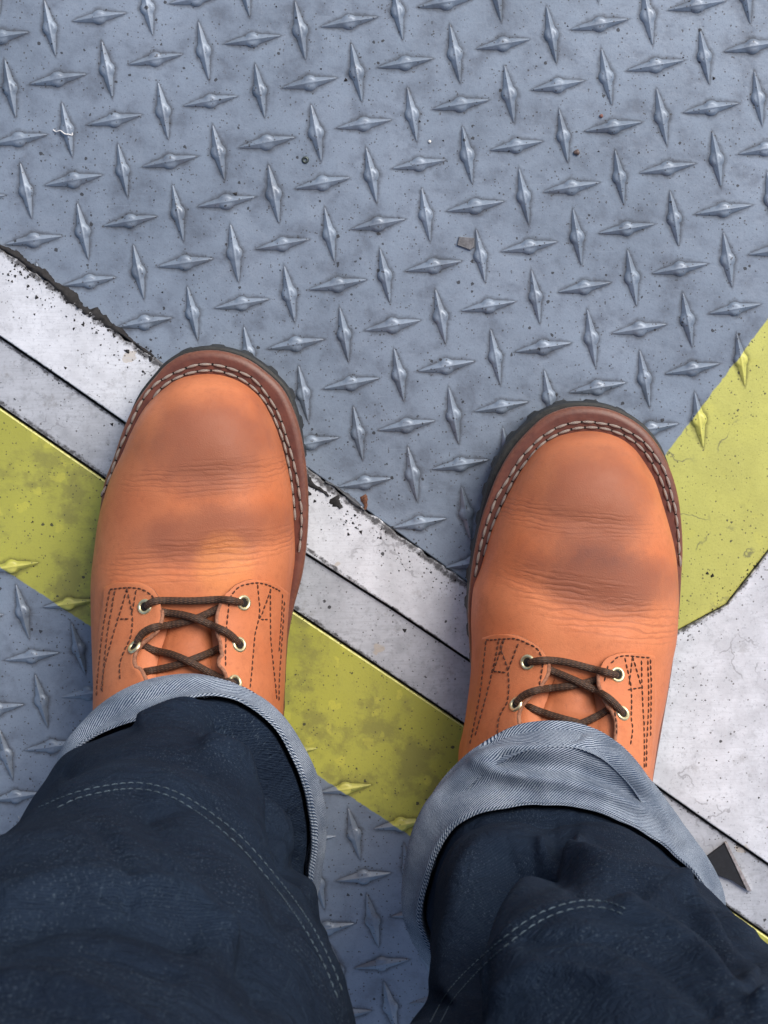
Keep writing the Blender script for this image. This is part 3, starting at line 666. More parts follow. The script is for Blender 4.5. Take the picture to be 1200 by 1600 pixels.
right = dict(sole_left=.0018, origin=OR, toe_c=(925, 720), heel_c=(880, 1470), axis=(0, 0),
    label='right boot, lower in the picture, toe between the grey wedge and the yellow paint',
    leather=leather('orange_leather_right', RZ, RP, 1.03), leather_q=leather('orange_leather_right_quarter', [], [], .99), tongue_mat=leather('tongue_leather_right', [], [], .88),
    upper=[(920, 674, .04), (947, 677, .04), (973, 687, .04), (993, 703, .04), (1010, 727, .04), (1023, 750, .04), (1033, 780, .04), (1043, 813, .04), (1052, 847, .04), (1057, 877, .04), (1062, 920, .045), (1064, 960, .05), (1061, 1000, .05), (1055, 1040, .055), (1045, 1092, .055), (1035, 1140, .06), (1026, 1184, .06), (1018, 1228, .06), (1008, 1300, .06), (995, 1380, .06), (960, 1450, .06), (905, 1482, .06), (850, 1480, .06), (795, 1450, .06), (757, 1390, .06), (735, 1310, .06), (722, 1240, .06), (719, 1192, .06), (726, 1152, .055), (732, 1112, .055), (737, 1060, .05), (738, 1012, .045), (737, 967, .045), (740, 920, .04), (750, 893, .04), (760, 860, .04), (770, 827, .04), (783, 797, .04), (800, 763, .04), (817, 733, .04), (840, 703, .04), (867, 685, .04), (893, 677, .04)],
    welt=[(920, 635), (953, 640), (983, 653), (1010, 673), (1033, 703), (1050, 740), (1060, 777), (1065, 817), (1067, 860), (1065, 900), (1062, 950), (1056, 1000), (1048, 1060), (1036, 1130), (1022, 1210), (1010, 1290), (990, 1380), (958, 1445), (905, 1475), (850, 1473), (795, 1445), (757, 1390), (740, 1310), (734, 1240), (734, 1180), (735, 1110), (736, 1050), (733, 1000), (731, 960), (732, 933), (735, 900), (740, 867), (748, 827), (760, 787), (777, 743), (800, 703), (827, 672), (853, 650), (887, 637)],
    rows=[[(742, 900), (748, 867), (757, 830), (767, 800), (778, 773), (797, 743), (813, 717), (833, 695), (850, 680), (873, 667), (900, 660), (930, 660), (960, 665), (983, 675), (1003, 688), (1020, 707), (1033, 727), (1043, 750), (1050, 777), (1055, 800), (1059, 833), (1061, 867), (1063, 893)],
          [(756, 868), (766, 830), (778, 800), (790, 773), (806, 743), (823, 720), (843, 697), (867, 680), (897, 670), (927, 668), (953, 672), (977, 681), (997, 695), (1014, 715), (1028, 740), (1038, 765), (1046, 793), (1050, 815)]],
    folds=[(920, 780, .030, .026, 0, .0015), (905, 815, .040, .004, -.12, -.0009), (900, 870, .040, .012, -.15, .0012), (930, 945, .048, .007, -.28, -.0018), (900, 985, .05, .008, -.2, .0014)],
    tongue=([(868, 1056), (858, 1085), (848, 1115), (842, 1170)], [(926, 1058), (928, 1085), (932, 1112), (942, 1170)]),
    quarters=[dict(inner=[(772, 992), (800, 991), (824, 998), (844, 1010), (856, 1026), (860, 1046), (856, 1064), (844, 1082), (828, 1100), (820, 1118), (820, 1136), (828, 1170), (832, 1210)], outer=[(758, 996), (750, 1050), (744, 1100), (736, 1145), (730, 1180), (728, 1210)], fallback=(790, 1130), flip=True,
                   stitch=[[(760, 1001), (751, 1080), (742, 1128), (734, 1166)], [(780, 1000), (770, 1048), (758, 1096), (742, 1152)], [(788, 1000), (783, 1012), (794, 1048), (794, 1092), (781, 1120), (777, 1152)], [(810, 1006), (794, 1048)], [(772, 1049), (794, 1051)], [(788, 1000), (771, 1050)], [(760, 1000), (800, 998), (820, 1003), (840, 1015), (849, 1032)], [(849, 1036), (843, 1074)]]),
              dict(inner=[(1005, 1021), (988, 1019), (966, 1020), (949, 1026), (939, 1036), (934, 1052), (934, 1076), (940, 1096), (953, 1120), (958, 1140), (955, 1175), (952, 1210)], outer=[(1020, 1025), (1021, 1060), (1021, 1100), (1019, 1140), (1015, 1180), (1011, 1215)], fallback=(985, 1120),
                   stitch=[[(1016, 1030), (1017, 1080), (1016, 1152)], [(1012, 1032), (1013, 1100), (1010, 1160), (1009, 1205)], [(1002, 1032), (1003, 1080), (1006, 1140), (1006, 1200)], [(988, 1026), (982, 1078)], [(988, 1026), (1003, 1076)], [(981, 1078), (1003, 1074)], [(976, 1028), (986, 1076), (986, 1120), (988, 1140), (984, 1168)], [(950, 1040), (944, 1066)], [(952, 1086), (962, 1120), (964, 1148)], [(954, 1036), (972, 1025), (1016, 1028)]])],
    eyelets=[(824, 1035), (806, 1100), (965, 1054), (973, 1114)],
    laces=[[(944, 1058, -4), (932, 1062, .5), (904, 1068, 2), (880, 1072, 2.2), (840, 1076, 3.2), (815, 1086, 2.6), (806, 1100, .8)],
           [(848, 1043, -4), (860, 1047, .5), (888, 1057, 3.5), (920, 1071, 5.5), (948, 1087, 4), (967, 1106, 2.5), (973, 1116, .8)],
           [(826, 1035, .8), (848, 1030, 2.4), (880, 1032, 3.6), (920, 1042, 3.6), (950, 1050, 2.4), (965, 1055, .8)],
           [(820, 1102, -4), (832, 1107, .5), (868, 1118, 3), (905, 1128, 3)], [(958, 1106, -4), (945, 1112, .5), (915, 1126, 2), (890, 1134, 2)]])
bootL, treeL = build_boot(left)
bootR, treeR = build_boot(right)

# ------------------------------------------------------------------ jeans
def denim_dark():
    g = G('dark_indigo_denim'); uv = g.vec('uv'); P = g.vec('obj')
    tw = g.n('TexWave', Vector=g.n('Mapping', Vector=uv, Rotation=(0, 0, R(52))).outputs[0], Scale=400.0, Distortion=1.2, Detail=2.0); tw.inputs['Detail Scale'].default_value = 3
    yarn = g.noise(g.n('Mapping', Vector=uv, Scale=(1300, 480, 1)).outputs[0], 1.0, 3, .6)
    slub = g.noise(g.n('Mapping', Vector=uv, Scale=(700, 45, 1)).outputs[0], 1.0, 3, .6)
    fad = g.noise(P, 14, 4, .6)
    c = g.mix(g.ramp(fad, .3, .7), (.0090, .0155, .0315), (.0145, .0250, .0470))
    c = g.mix(g.math('MULTIPLY', g.ramp(yarn, .55, .70), g.math('MULTIPLY', g.ramp(tw.outputs['Fac'], .25, .8, .35, .8), g.ramp(g.noise(P, 32, 4, .6), .40, .62, .15, 1.0))), c, (.10, .135, .175))
    c = g.mix(g.math('MULTIPLY', g.ramp(slub, .56, .72), .30), c, (.035, .055, .082))
    tw2 = g.n('TexWave', Vector=g.n('Mapping', Vector=uv, Rotation=(0, 0, R(58))).outputs[0], Scale=270.0, Distortion=2.0, Detail=2.0); tw2.inputs['Detail Scale'].default_value = 2
    c = g.mix(g.math('MULTIPLY', g.ramp(tw2.outputs['Fac'], .4, .9), .26), c, (.034, .052, .078))
    g.bs(Base__Color=c, Roughness=.9, Specular__IOR__Level=.05,
         Normal=g.bump(g.math('ADD', tw.outputs['Fac'], g.math('MULTIPLY', yarn, .8)), .45, .0005, g.bump(g.noise(P, 60, 5, .65, 1.2), .6, .010))); return g.m
def denim_light():
    g = G('pale_denim_reverse'); uv = g.vec('uv'); P = g.vec('obj')
    wob = g.n('TexNoise', Vector=uv, Scale=60.0, Detail=2.0); u2 = g.mix(.0012, uv, wob.outputs['Color'], 'ADD')
    tw = g.n('TexWave', Vector=g.n('Mapping', Vector=u2, Rotation=(0, 0, R(58))).outputs[0], Scale=290.0, Distortion=1.5, Detail=3.0); tw.inputs['Detail Scale'].default_value = 4
    yarn = g.noise(g.n('Mapping', Vector=uv, Scale=(2400, 1200, 1)).outputs[0], 1.0, 3, .6); fad = g.noise(P, 40, 4, .6)
    k = g.ramp(g.math('ADD', tw.outputs['Fac'], g.math('MULTIPLY', g.math('SUBTRACT', yarn, .5), 1.1)), .30, .66)
    k = g.math('MULTIPLY', k, g.ramp(fad, .3, .65, .45, 1.0))
    c = g.mix(k, (.030, .056, .108), (.45, .515, .60))
    g.bs(Base__Color=c, Roughness=.9, Specular__IOR__Level=.15, Normal=g.bump(g.math('ADD', tw.outputs['Fac'], g.math('MULTIPLY', yarn, .6)), .5, .0006)); return g.m
M_dd, M_dl = denim_dark(), denim_light()

def poly_dist(Q, line):
    line = np.asarray(line, float); best = np.full(len(Q), 1e9)
    for a, b in zip(line[:-1], line[1:]):
        d = b-a; t = np.clip(((Q-a)@d)/np.dot(d, d), 0, 1); best = np.minimum(best, np.linalg.norm(Q-a-t[:, None]*d, axis=1))
    return best
def zring(z, drop, th): return z-drop*(1-np.sin(th))*.5
def ring_from_px(pts, z, cx, cy, nth, back, drop=0.0):
    """polar radii about (cx, cy) from front outline points; the hidden back is an ellipse radius"""
    zz = [z]*len(pts)
    for _ in range(4):
        P = np.array([at(px, py, q)[:2] for (px, py), q in zip(pts, zz)])-np.array([cx, cy]); zz = zring(z, drop, np.arctan2(P[:, 1], P[:, 0]))
    th = np.arctan2(P[:, 1], P[:, 0]); r = np.hypot(P[:, 0], P[:, 1])
    th = np.r_[th, [-math.pi/2-.6, -math.pi/2, -math.pi/2+.6]]; r = np.r_[r, [back]*3]
    th = (th+2*math.pi) % (2*math.pi); o = np.argsort(th); th, r = th[o], r[o]
    T = np.r_[th[-2:]-2*math.pi, th, th[:2]+2*math.pi]; Rr = np.r_[r[-2:], r, r[:2]]
    tt = np.linspace(0, 2*math.pi, nth, endpoint=False); rr = np.interp(tt, T, Rr); k = 11
    ker = np.hanning(k+2)[1:-1]; ker /= ker.sum(); rr = np.convolve(np.r_[rr[-k:], rr, rr[:k]], ker, 'same')[k:-k]; return rr
def pr(x, y, z): return at(x, y, z)[:2]
NTH = 420
def loft(rings, nv, zfun=None):
    """rings: (z array or scalar, cx, cy, radius array); Catmull-Rom in the vertical"""
    th = np.linspace(0, 2*math.pi, NTH, endpoint=False); K = []
    for z, cx, cy, r in rings: K.append(np.c_[cx+r*np.cos(th), cy+r*np.sin(th), np.broadcast_to(z, NTH)])
    K = np.array(K); Q = np.concatenate([2*K[:1]-K[1:2], K, 2*K[-1:]-K[-2:-1]]); out = []
    for i in range(len(K)-1):
        m = nv[i]
        for t in np.linspace(0, 1, m, endpoint=False):
            p0, p1, p2, p3 = Q[i:i+4]; out.append(.5*((2*p1)+(-p0+p2)*t+(2*p0-5*p1+4*p2-p3)*t*t+(-p0+3*p1-3*p2+p3)*t**3))
    out.append(K[-1]); return np.array(out)
def fabric_displace(S, folds, seed, wr=.0010, ramp0=-1, ramp1=1):
    n, m, _ = S.shape; du = np.roll(S, -1, 1)-np.roll(S, 1, 1); dv = np.gradient(S, axis=0); N = np.cross(du, dv); N /= np.linalg.norm(N, axis=2)[:, :, None]+1e-12
    c = S.mean(axis=1, keepdims=True); flip = ((S-c)*N).sum() < 0
    if flip: N = -N
    Vf = S.reshape(-1, 3); Nf = N.reshape(-1, 3); px = topix(Vf); ok = Vf[:, 2] < .8; front = ((Nf*(CAM-Vf)).sum(1) > -.15)&ok
    d = np.zeros(len(Vf))
    for line, sig, amp in folds:
        dd = poly_dist(px, catmull(line, 40)); 
        d += np.where(front, amp*.001*np.exp(-(dd/sig)**2*.5), 0)
    r = np.random.default_rng(seed); X = Vf
    for k in range(26):
        f = r.uniform(25, 110); dr = r.normal(0, 1, 3); dr[2] *= 1.6; dr /= np.linalg.norm(dr); d += wr*20/f*np.sin(X@dr*f*1.0+r.uniform(0, 6.28)+1.3*np.sin(X[:, 0]*40+k))*.5
    D = d.reshape(n, m)*np.clip((np.arange(n)-ramp0)/ramp1, 0, 1)[:, None]
    for _ in range(2): D = .25*np.roll(D, 1, 1)+.5*D+.25*np.roll(D, -1, 1)
    return S+N*D[:, :, None]
def surf_obj(name, S, mat, parent, uvr=.075, wrapu=True):
    n, m, _ = S.shape; arc = np.zeros(n); mid = m//4
    arc[1:] = np.cumsum(np.linalg.norm(np.diff(S[:, mid], axis=0), axis=1))
    S2 = np.concatenate([S, S[:, :1]], axis=1); u = np.linspace(0, 2*math.pi*uvr, m+1)
    uv = np.stack(np.broadcast_arrays(u[None, :], arc[:, None]), -1).reshape(-1, 2)
    return mesh(name, S2.reshape(-1, 3), grid_faces(n, m+1), mat, parent, uv=uv)

jeans = empty('jeans', (0, -.15, .08), person); jeans['label'] = 'dark indigo jeans with pale turned-up cuffs'
def trouser_leg(D):
    cx, cy = at(*D['c'], .09)[:2]
    dr = D['drop']; R0 = lambda pts, z, back=.078: ring_from_px(pts, z, cx, cy, NTH, back, dr)
    z1, z2 = D['z1'], D['z2']
    R0b = lambda pts, z: ring_from_px(pts, z, cx, cy, NTH, .080)
    A = R0(D['hem'], z1); B = R0(D['top'], z2)
    th = np.linspace(0, 2*math.pi, NTH, endpoint=False)
    # cuff: from inside the hem, over the hem fold, up the pale band and back down inside the top edge
    mid = (A*.5+B*.5)+D.get('bul', .004)
    zc = z1*.5+z2*.5
    cuff = [(z2-.010, cx, cy, A-.0095), (z1+.006, cx, cy, A-.0042), (z1+.0008, cx, cy, A-.0026), (z1-.0004, cx, cy, A-.0012), (z1+.001, cx, cy, A-.0001), (z1+.004, cx, cy, A*.92+B*.08+.0006), (zc, cx, cy, mid), (z2-.004, cx, cy, B*.9+mid*.1+.0006), (z2, cx, cy, B-.0004), (z2+.0003, cx, cy, B-.0016), (z2-.002, cx, cy, B-.0030), (z2-.030, cx, cy, B-.0048)]
    cuff = [(zring(z, dr, th), a, b, r) for z, a, b, r in cuff]
    C = loft(cuff, [6, 6, 4, 4, 6, 26, 26, 8, 4, 4, 6]); C = fabric_displace(C, D['cuff_folds'], D['seed'], .0006)
    co = surf_obj('cuff', C, M_dl, jeans)
    def shape(z, dx, dy, rx, ry, sq=2.0):
        r = ((np.abs(np.cos(th))/rx)**sq+(np.abs(np.sin(th))/ry)**sq)**(-1/sq); return (z, cx+dx, cy+dy, r)
    leg = [(zring(z2-.022, dr, th), cx, cy, B-.0018), (zring(z2-.012, dr, th), cx, cy, B-.0050), (zring(z2-.004, dr, th), cx, cy, B-.0052), (zring(z2+.010, dr*.85, th), cx, cy, B-.0046)]
    for zz, pp in D['pxrings']: leg.append((zz, cx, cy, R0b(pp, zz)))
    for s in D['rings']: leg.append(shape(*s))
    Lg = loft(leg, [6, 8, 18, 60, 50, 50, 40, 50, 50, 50, 20, 20, 20][:len(leg)-1])
    Lg = fabric_displace(Lg, D['folds']+D['extra'], D['seed']+1, .0015, 20, 18)
    lo = surf_obj('trouser_leg', Lg, M_dd, jeans); tr = bvho(lo)
    mb = MB()
    for ln in D['seams']: stitch_row(mb, None, tr, ln, .0026, .0010, .00021, .0001, 900)
    mb.build('seam_stitching', M_blue_thread, jeans)
    return co, lo
LEG_L = dict(c=(300, 1282), z1=.124, z2=.146, drop=.05, seed=3, bul=.003,
    hem=[(97, 1190), (110, 1150), (140, 1112), (180, 1083), (240, 1058), (310, 1051), (370, 1066), (425, 1103), (470, 1165), (496, 1230), (503, 1290), (498, 1350), (92, 1250)],
    top=[(96, 1186), (121, 1160), (163, 1136), (219, 1117), (261, 1094), (299, 1083), (336, 1079), (373, 1087), (401, 1103), (434, 1131), (460, 1175), (480, 1220), (491, 1266), (496, 1311), (490, 1360), (88, 1250)],
    cuff_folds=[([(125, 1150), (190, 1105), (270, 1078), (340, 1070), (390, 1085)], 7, -2.2)],
    pxrings=[(.185, [(20, 1350), (45, 1270), (88, 1208), (150, 1165), (220, 1140), (300, 1124), (370, 1126), (420, 1152), (455, 1202), (480, 1262), (492, 1330), (496, 1400)]),
             (.245, [(-60, 1440), (0, 1322), (50, 1255), (110, 1208), (180, 1177), (260, 1165), (340, 1175), (400, 1205), (445, 1265), (480, 1340), (503, 1420), (512, 1500)]),
             (.330, [(-170, 1520), (-60, 1372), (20, 1297), (85, 1255), (150, 1230), (200, 1223), (250, 1228), (305, 1255), (370, 1305), (430, 1370), (480, 1440), (520, 1510), (545, 1600)])],
    rings=[(.41, -.001, -.004, .090, .086), (.48, 0, -.004, .091, .088), (.60, .002, .0, .090, .092), (.75, .008, 0, .092, .095), (.90, .012, 0, .095, .10)],
    folds=[([(225, 1135), (317, 1097), (375, 1108), (425, 1135), (467, 1199), (484, 1273), (490, 1340)], 7, 5.5), ([(352, 1122), (385, 1132), (420, 1160), (448, 1215), (464, 1285), (474, 1340)], 19, -26),
           ([(240, 1250), (330, 1262), (400, 1330), (450, 1430)], 10, -4), ([(330, 1165), (405, 1187), (438, 1250), (466, 1320)], 12, 8), ([(100, 1240), (200, 1212), (260, 1216), (330, 1250), (400, 1312), (470, 1400), (540, 1530)], 8, 1.6),
           ([(0, 1402), (93, 1379), (173, 1381), (289, 1399), (370, 1450)], 11, 6), ([(0, 1440), (100, 1415), (200, 1420), (300, 1450)], 20, -6), ([(220, 1250), (300, 1330), (380, 1440), (420, 1540)], 24, -5),
           ([(0, 1541), (60, 1545), (140, 1572), (240, 1640)], 14, 4), ([(90, 1190), (180, 1180), (260, 1150)], 16, 3), ([(400, 1500), (470, 1560), (520, 1640)], 20, -3)],
    extra=[([(105, 1215), (180, 1192), (262, 1186), (330, 1205)], 7, -2.6), ([(150, 1290), (190, 1340), (205, 1400)], 9, -2.5), ([(262, 1330), (330, 1390), (372, 1460), (395, 1540)], 8, 2.8), ([(0, 1480), (90, 1468), (180, 1480), (280, 1520)], 9, -3), ([(450, 1300), (478, 1360), (500, 1440)], 7, -3)],
    seams=[[(60, 1262), (120, 1238), (195, 1224), (250, 1229), (300, 1251), (370, 1302), (430, 1368), (480, 1436), (515, 1500), (535, 1550)], [(90, 1262), (130, 1245), (195, 1233), (246, 1238), (294, 1260), (362, 1311), (421, 1376), (470, 1443), (505, 1506), (527, 1560)]])
LEG_R = dict(c=(878, 1350), z1=.122, z2=.150, drop=.05, seed=11, bul=.007,
    hem=[(652, 1400), (650, 1330), (655, 1285), (678, 1232), (718, 1187), (760, 1155), (805, 1132), (850, 1125), (900, 1127), (940, 1142), (975, 1170), (1012, 1215), (1058, 1280), (1092, 1340), (1108, 1400)],
    top=[(650, 1440), (660, 1380), (676, 1330), (702, 1288), (740, 1266), (785, 1257), (850, 1251), (910, 1255), (970, 1275), (1020, 1303), (1062, 1338), (1096, 1370), (1118, 1420)],
    cuff_folds=[([(745, 1192), (768, 1180), (808, 1172), (880, 1170), (915, 1160)], 8, 3.6), ([(764, 1200), (832, 1216), (880, 1224), (944, 1240), (1000, 1262)], 8, 3.0), ([(790, 1190), (850, 1196), (905, 1200), (955, 1222), (1010, 1250)], 9, -4.5),
                ([(760, 1158), (830, 1150), (900, 1152)], 8, -2.5), ([(700, 1240), (760, 1228), (830, 1240)], 11, -2), ([(960, 1180), (1010, 1240), (1060, 1310)], 9, 2.5)],
    pxrings=[(.195, [(660, 1520), (666, 1440), (680, 1372), (712, 1318), (765, 1284), (850, 1270), (930, 1277), (1000, 1303), (1058, 1343), (1108, 1390), (1145, 1440), (1168, 1520)]),
             (.250, [(648, 1580), (660, 1470), (695, 1388), (760, 1332), (840, 1305), (920, 1305), (1000, 1328), (1070, 1368), (1135, 1420), (1195, 1478), (1235, 1570)]),
             (.310, [(620, 1670), (648, 1550), (705, 1450), (785, 1375), (880, 1342), (960, 1345), (1050, 1380), (1130, 1430), (1210, 1495), (1270, 1570), (1300, 1650)]),
             (.430, [(585, 1790), (650, 1605), (700, 1542), (760, 1484), (830, 1433), (900, 1407), (960, 1411), (1050, 1450), (1150, 1520), (1250, 1610), (1320, 1700), (1350, 1800)])],
    rings=[(.52, .002, -.004, .092, .090), (.62, 0, -.002, .091, .093), (.75, -.002, 0, .093, .096), (.90, -.006, 0, .096, .10)],
    folds=[([(850, 1282), (790, 1290), (745, 1312), (715, 1350), (690, 1400), (668, 1470), (658, 1530)], 7, 4.5), ([(850, 1315), (790, 1340), (740, 1400), (712, 1470), (690, 1560)], 30, -30),
           ([(905, 1300), (862, 1335), (800, 1395), (762, 1440), (735, 1500), (715, 1560)], 11, 9), ([(845, 1292), (880, 1318), (950, 1350), (1025, 1370), (1065, 1385), (1100, 1420), (1130, 1470), (1170, 1530)], 9, 8),
           ([(900, 1290), (980, 1318), (1060, 1352), (1120, 1420), (1180, 1490)], 16, -7), ([(960, 1400), (1040, 1392), (1066, 1388)], 8, 4), ([(980, 1415), (1050, 1458), (1120, 1512), (1190, 1570)], 9, 7),
           ([(900, 1372), (980, 1382), (1050, 1420), (1120, 1480), (1170, 1550)], 12, -8), ([(655, 1600), (700, 1540), (760, 1483), (840, 1430), (910, 1407), (970, 1420)], 8, 2.0), ([(830, 1500), (900, 1480), (980, 1520)], 40, 3)],
    extra=[([(930, 1330), (1000, 1352), (1080, 1362)], 7, -3), ([(800, 1300), (850, 1292), (900, 1296)], 6, 2.5), ([(830, 1480), (930, 1462), (1030, 1500), (1110, 1575)], 9, -3), ([(770, 1560), (860, 1520), (960, 1540)], 9, 2.6), ([(1060, 1330), (1120, 1392), (1180, 1450)], 7, 3)],
    seams=[[(672, 1598), (705, 1543), (762, 1487), (835, 1432), (900, 1409), (950, 1410), (985, 1424)], [(688, 1598), (715, 1553), (770, 1496), (840, 1442), (902, 1419), (948, 1420), (975, 1430)]])
cuffL, legL = trouser_leg(LEG_L); cuffR, legR = trouser_leg(LEG_R)
cuffL['label'] = 'narrow pale cuff of the left leg'; cuffR['label'] = 'wide pale folded cuff of the right leg'

# body above the frame: hips, jacket, head, with the hands in the jacket pockets
def skin(name, pts, edges, rad, mat, parent, root=0, sub=2):
    me = bpy.data.meshes.new(name); o0 = WO[parent.name]; me.from_pydata([tuple(np.array(p)-o0) for p in pts], edges, []); o = bpy.data.objects.new(name, me)
    link(o, parent, o0.copy()); me.materials.append(mat); m = o.modifiers.new('skin', 'SKIN'); me.skin_vertices.new() if not me.skin_vertices else None
    for i, r in enumerate(rad): me.skin_vertices[0].data[i].radius = r if isinstance(r, tuple) else (r, r); me.skin_vertices[0].data[i].use_root = (i == root)
    s = o.modifiers.new('sub', 'SUBSURF'); s.levels = s.render_levels = sub; me.shade_smooth(); m.use_smooth_shade = True; return o
M_jacket = flat('navy_jacket_cloth', (.03, .035, .045), .85, 0, .2, 300, .2); M_skin = flat('skin', (.45, .26, .19), .5, 0, .08, 200, .05); M_hair = flat('dark_hair', (.03, .02, .015), .6, 0, .3)
hx = (at(300, 1282, .09)[0], at(878, 1350, .09)[0]); hc = at(300, 1282, .09)[1]-.01; mx = sum(hx)/2
skin('hips', [(mx, hc-.02, 1.02), (mx, hc-.02, .96), (hx[0]+.012, hc, .90), (hx[1]-.006, hc-.02, .90)], [(0, 1), (1, 2), (1, 3)], [(.155, .105), (.15, .11), .095, .095], M_dd, jeans)
body = skin('body', [(mx, hc-.04, 1.30), (mx, hc-.035, 1.46), (mx, hc-.02, 1.54), (mx, hc-.005, 1.61), (mx, hc-.005, 1.72)], [(0, 1), (1, 2), (2, 3), (3, 4)], [(.1, .08), (.12, .07), .055, (.07, .085), (.065, .085)], M_skin, person)
skin('jacket', [(mx, hc-.03, .98), (mx, hc-.03, 1.12), (mx, hc-.03, 1.30), (mx, hc-.035, 1.45), (mx, hc-.03, 1.52), (mx-.18, hc-.04, 1.45), (mx-.23, hc-.06, 1.22), (mx-.19, hc+.01, 1.05), (mx+.18, hc-.04, 1.45), (mx+.23, hc-.06, 1.22), (mx+.19, hc+.01, 1.05)],
     [(0, 1), (1, 2), (2, 3), (3, 4), (3, 5), (5, 6), (6, 7), (3, 8), (8, 9), (9, 10)], [(.17, .12), (.165, .115), (.18, .12), (.16, .10), .07, .072, .055, .048, .072, .055, .048], M_jacket, person)
skin('hair', [(mx, hc-.02, 1.70), (mx, hc-.02, 1.745)], [(0, 1)], [(.08, .095), (.065, .08)], M_hair, person)

# ------------------------------------------------------------------ small things lying on the deck
def blob(mb, c, r, k=1):
    V = []; rr = [r*random.uniform(.6, 1.25) for _ in range(6)]
    for (x, y, z), q in zip([(1, 0, 0), (-.5, .87, 0), (-.5, -.87, 0), (0, 0, 1), (.5, .5, .5), (-.6, 0, .6)], rr): V.append(np.array(c)+np.array([x*q, y*q, z*q*.6]))
    a = random.uniform(0, 6.28); M = np.array([[math.cos(a), -math.sin(a), 0], [math.sin(a), math.cos(a), 0], [0, 0, 1]]); V = [(M@(v-np.array(c)))+np.array(c) for v in V]
    mb.add(V, [(0, 4, 3), (0, 1, 4), (1, 5, 4), (4, 5, 3), (1, 2, 5), (2, 3, 5), (2, 0, 3), (0, 2, 1)])
def top_z(p):
    if inside(p, cover_poly): return .0022
    if inside(p, s_lo+s_hi): return -.0006
    return .00005
mb = MB()
for _ in range(330):
    q = (random.uniform(-20, 1220), random.uniform(-20, 1620)); p = at(*q)[:2]; blob(mb, (*p, top_z(p)), random.choice((.0002, .0003, .0004, .0007)))
def along(a, b, n, sp, r0, r1):
    for _ in range(n):
        t = random.random(); q = np.array(a)+(np.array(b)-np.array(a))*t+np.array([random.gauss(0, sp*.5), random.gauss(0, sp)]); p = at(*q)[:2]; blob(mb, (*p, top_z(p)), random.uniform(r0, r1)*random.uniform(.4, 1))
along((0, 410), (250, 585), 110, 16, .0003, .0013); along((0, 395), (250, 565), 120, 4, .0004, .0012); along((490, 765), (735, 935), 150, 15, .0003, .0010)
along((0, 530), (190, 660), 50, 4, .0003, .0007); along((480, 868), (735, 1036), 40, 4, .0003, .0008); along((0, 632), (160, 744), 50, 5, .0003, .0006); along((450, 946), (730, 1133), 60, 5, .0003, .0006)
along((1065, 990), (1200, 870), 60, 12, .0003, .0009); along((1018, 1228), (1195, 1352), 50, 6, .0003, .0008); along((470, 765), (500, 765), 20, 8, .0006, .002); along((1040, 1000), (1110, 1130), 40, 25, .0003, .0007)
for q, r in (((59, 465), .0014), ((20, 440), .0012), ((45, 447), .0012), ((564, 830), .0014), ((545, 834), .001), ((200, 549), .0018), ((236, 560), .002), ((632, 985), .0013), ((175, 663), .0013), ((103, 575), .001), ((554, 114+690), .001), ((540, 125), .0013), ((368, 303), .0016), ((1113, 899), .0016), ((1105, 896), .0012), ((890, 263), .0008), ((1115, 122), .0011)):
    p = at(*q)[:2]; blob(mb, (*p, top_z(p)), r)
g_o = mb.build('grit', M_grit, None, smooth=False); tag(g_o, 'black grit and dirt crumbs scattered over the plates', 'grit', kind='stuff')
# black sealant bead along the top edge of the white plate
def bead(name, pts, wpx, label, cat, h=.0028, mat=M_grit, z0=-.0005):
    ln_ = sum(math.dist(a_, b_) for a_, b_ in zip(pts[:-1], pts[1:]))*.00034; NB = int(min(120, max(12, ln_/.0012)))
    C = catmull(pts, NB); wv = np.interp(np.linspace(0, 1, NB), np.linspace(0, 1, len(wpx)), wpx)*.00034; P = np.array([at(*q)[:2] for q in C])
    T = np.gradient(P, axis=0); T /= np.linalg.norm(T, axis=1)[:, None]; Nn = np.c_[-T[:, 1], T[:, 0]]; V = []
    for i in range(NB):
        jl, jr = 1+.5*math.sin(i*.31+h*900)+.16*rng.normal(), 1+.4*math.sin(i*.43+2)+.16*rng.normal()
        for u in np.linspace(-1, 1, 7):
            k = max(.3, jl if u < 0 else jr) if abs(u) > .5 else 1; V.append((*(P[i]+Nn[i]*wv[i]*u*k*.5), z0+(h*(1-u*u)**.6)*(1+.15*rng.normal())+(0 if abs(u) < 1 else 0)))
    F = grid_faces(NB, 7)
    o = mesh(name, V, F, mat, None, origin=(*P[NB//2], z0)); tag(o, label, cat); return o
bead('sealant_bead', [(-60, 342), (0, 384), (60, 424), (110, 465), (135, 488), (160, 500), (190, 521), (240, 557)], [10, 9, 12, 14, 20, 22, 8, 3], 'ragged black sealant bead along the white plate, left of the left boot', 'sealant', .003)
bead('sealant_bead', [(478, 742), (487, 756), (500, 764), (514, 775)], [8, 16, 11, 3], 'lump of black sealant touching the left boot on its right side', 'sealant', .002, z0=.001)
bead('sealant_bead', [(522, 776), (529, 788), (532, 794)], [14, 16, 8], 'small black tar blot on the white plate between the boots', 'tar blot', .0008, z0=.0021)
M_strap = flat('dull_dark_rubber_strap', (.07, .075, .085), .5, 0, .3)
bead('rubber_scrap', [(508, 752), (527, 762), (548, 780), (570, 797)], [3, 7, 8, 3], 'thin dark rubber scrap pointing away from the left boot between two ridges', 'rubber scrap', .0030, M_strap, .0005)
bead('rubber_scrap', [(560, 808), (575, 815), (588, 817), (596, 811)], [3, 3, 3, 2], 'short curled dark thread of rubber below the rust spot', 'rubber scrap', .0012, M_grit, .0003)
M_rust = flat('rust', (.16, .07, .04), .9, 0, .5, 1500, .6)
bead('rust_flake', [(567, 774), (572, 784), (570, 796)], [8, 10, 5], 'small brown rust flake on the grey plate between the boots', 'rust flake', .0012, M_rust, .0002)
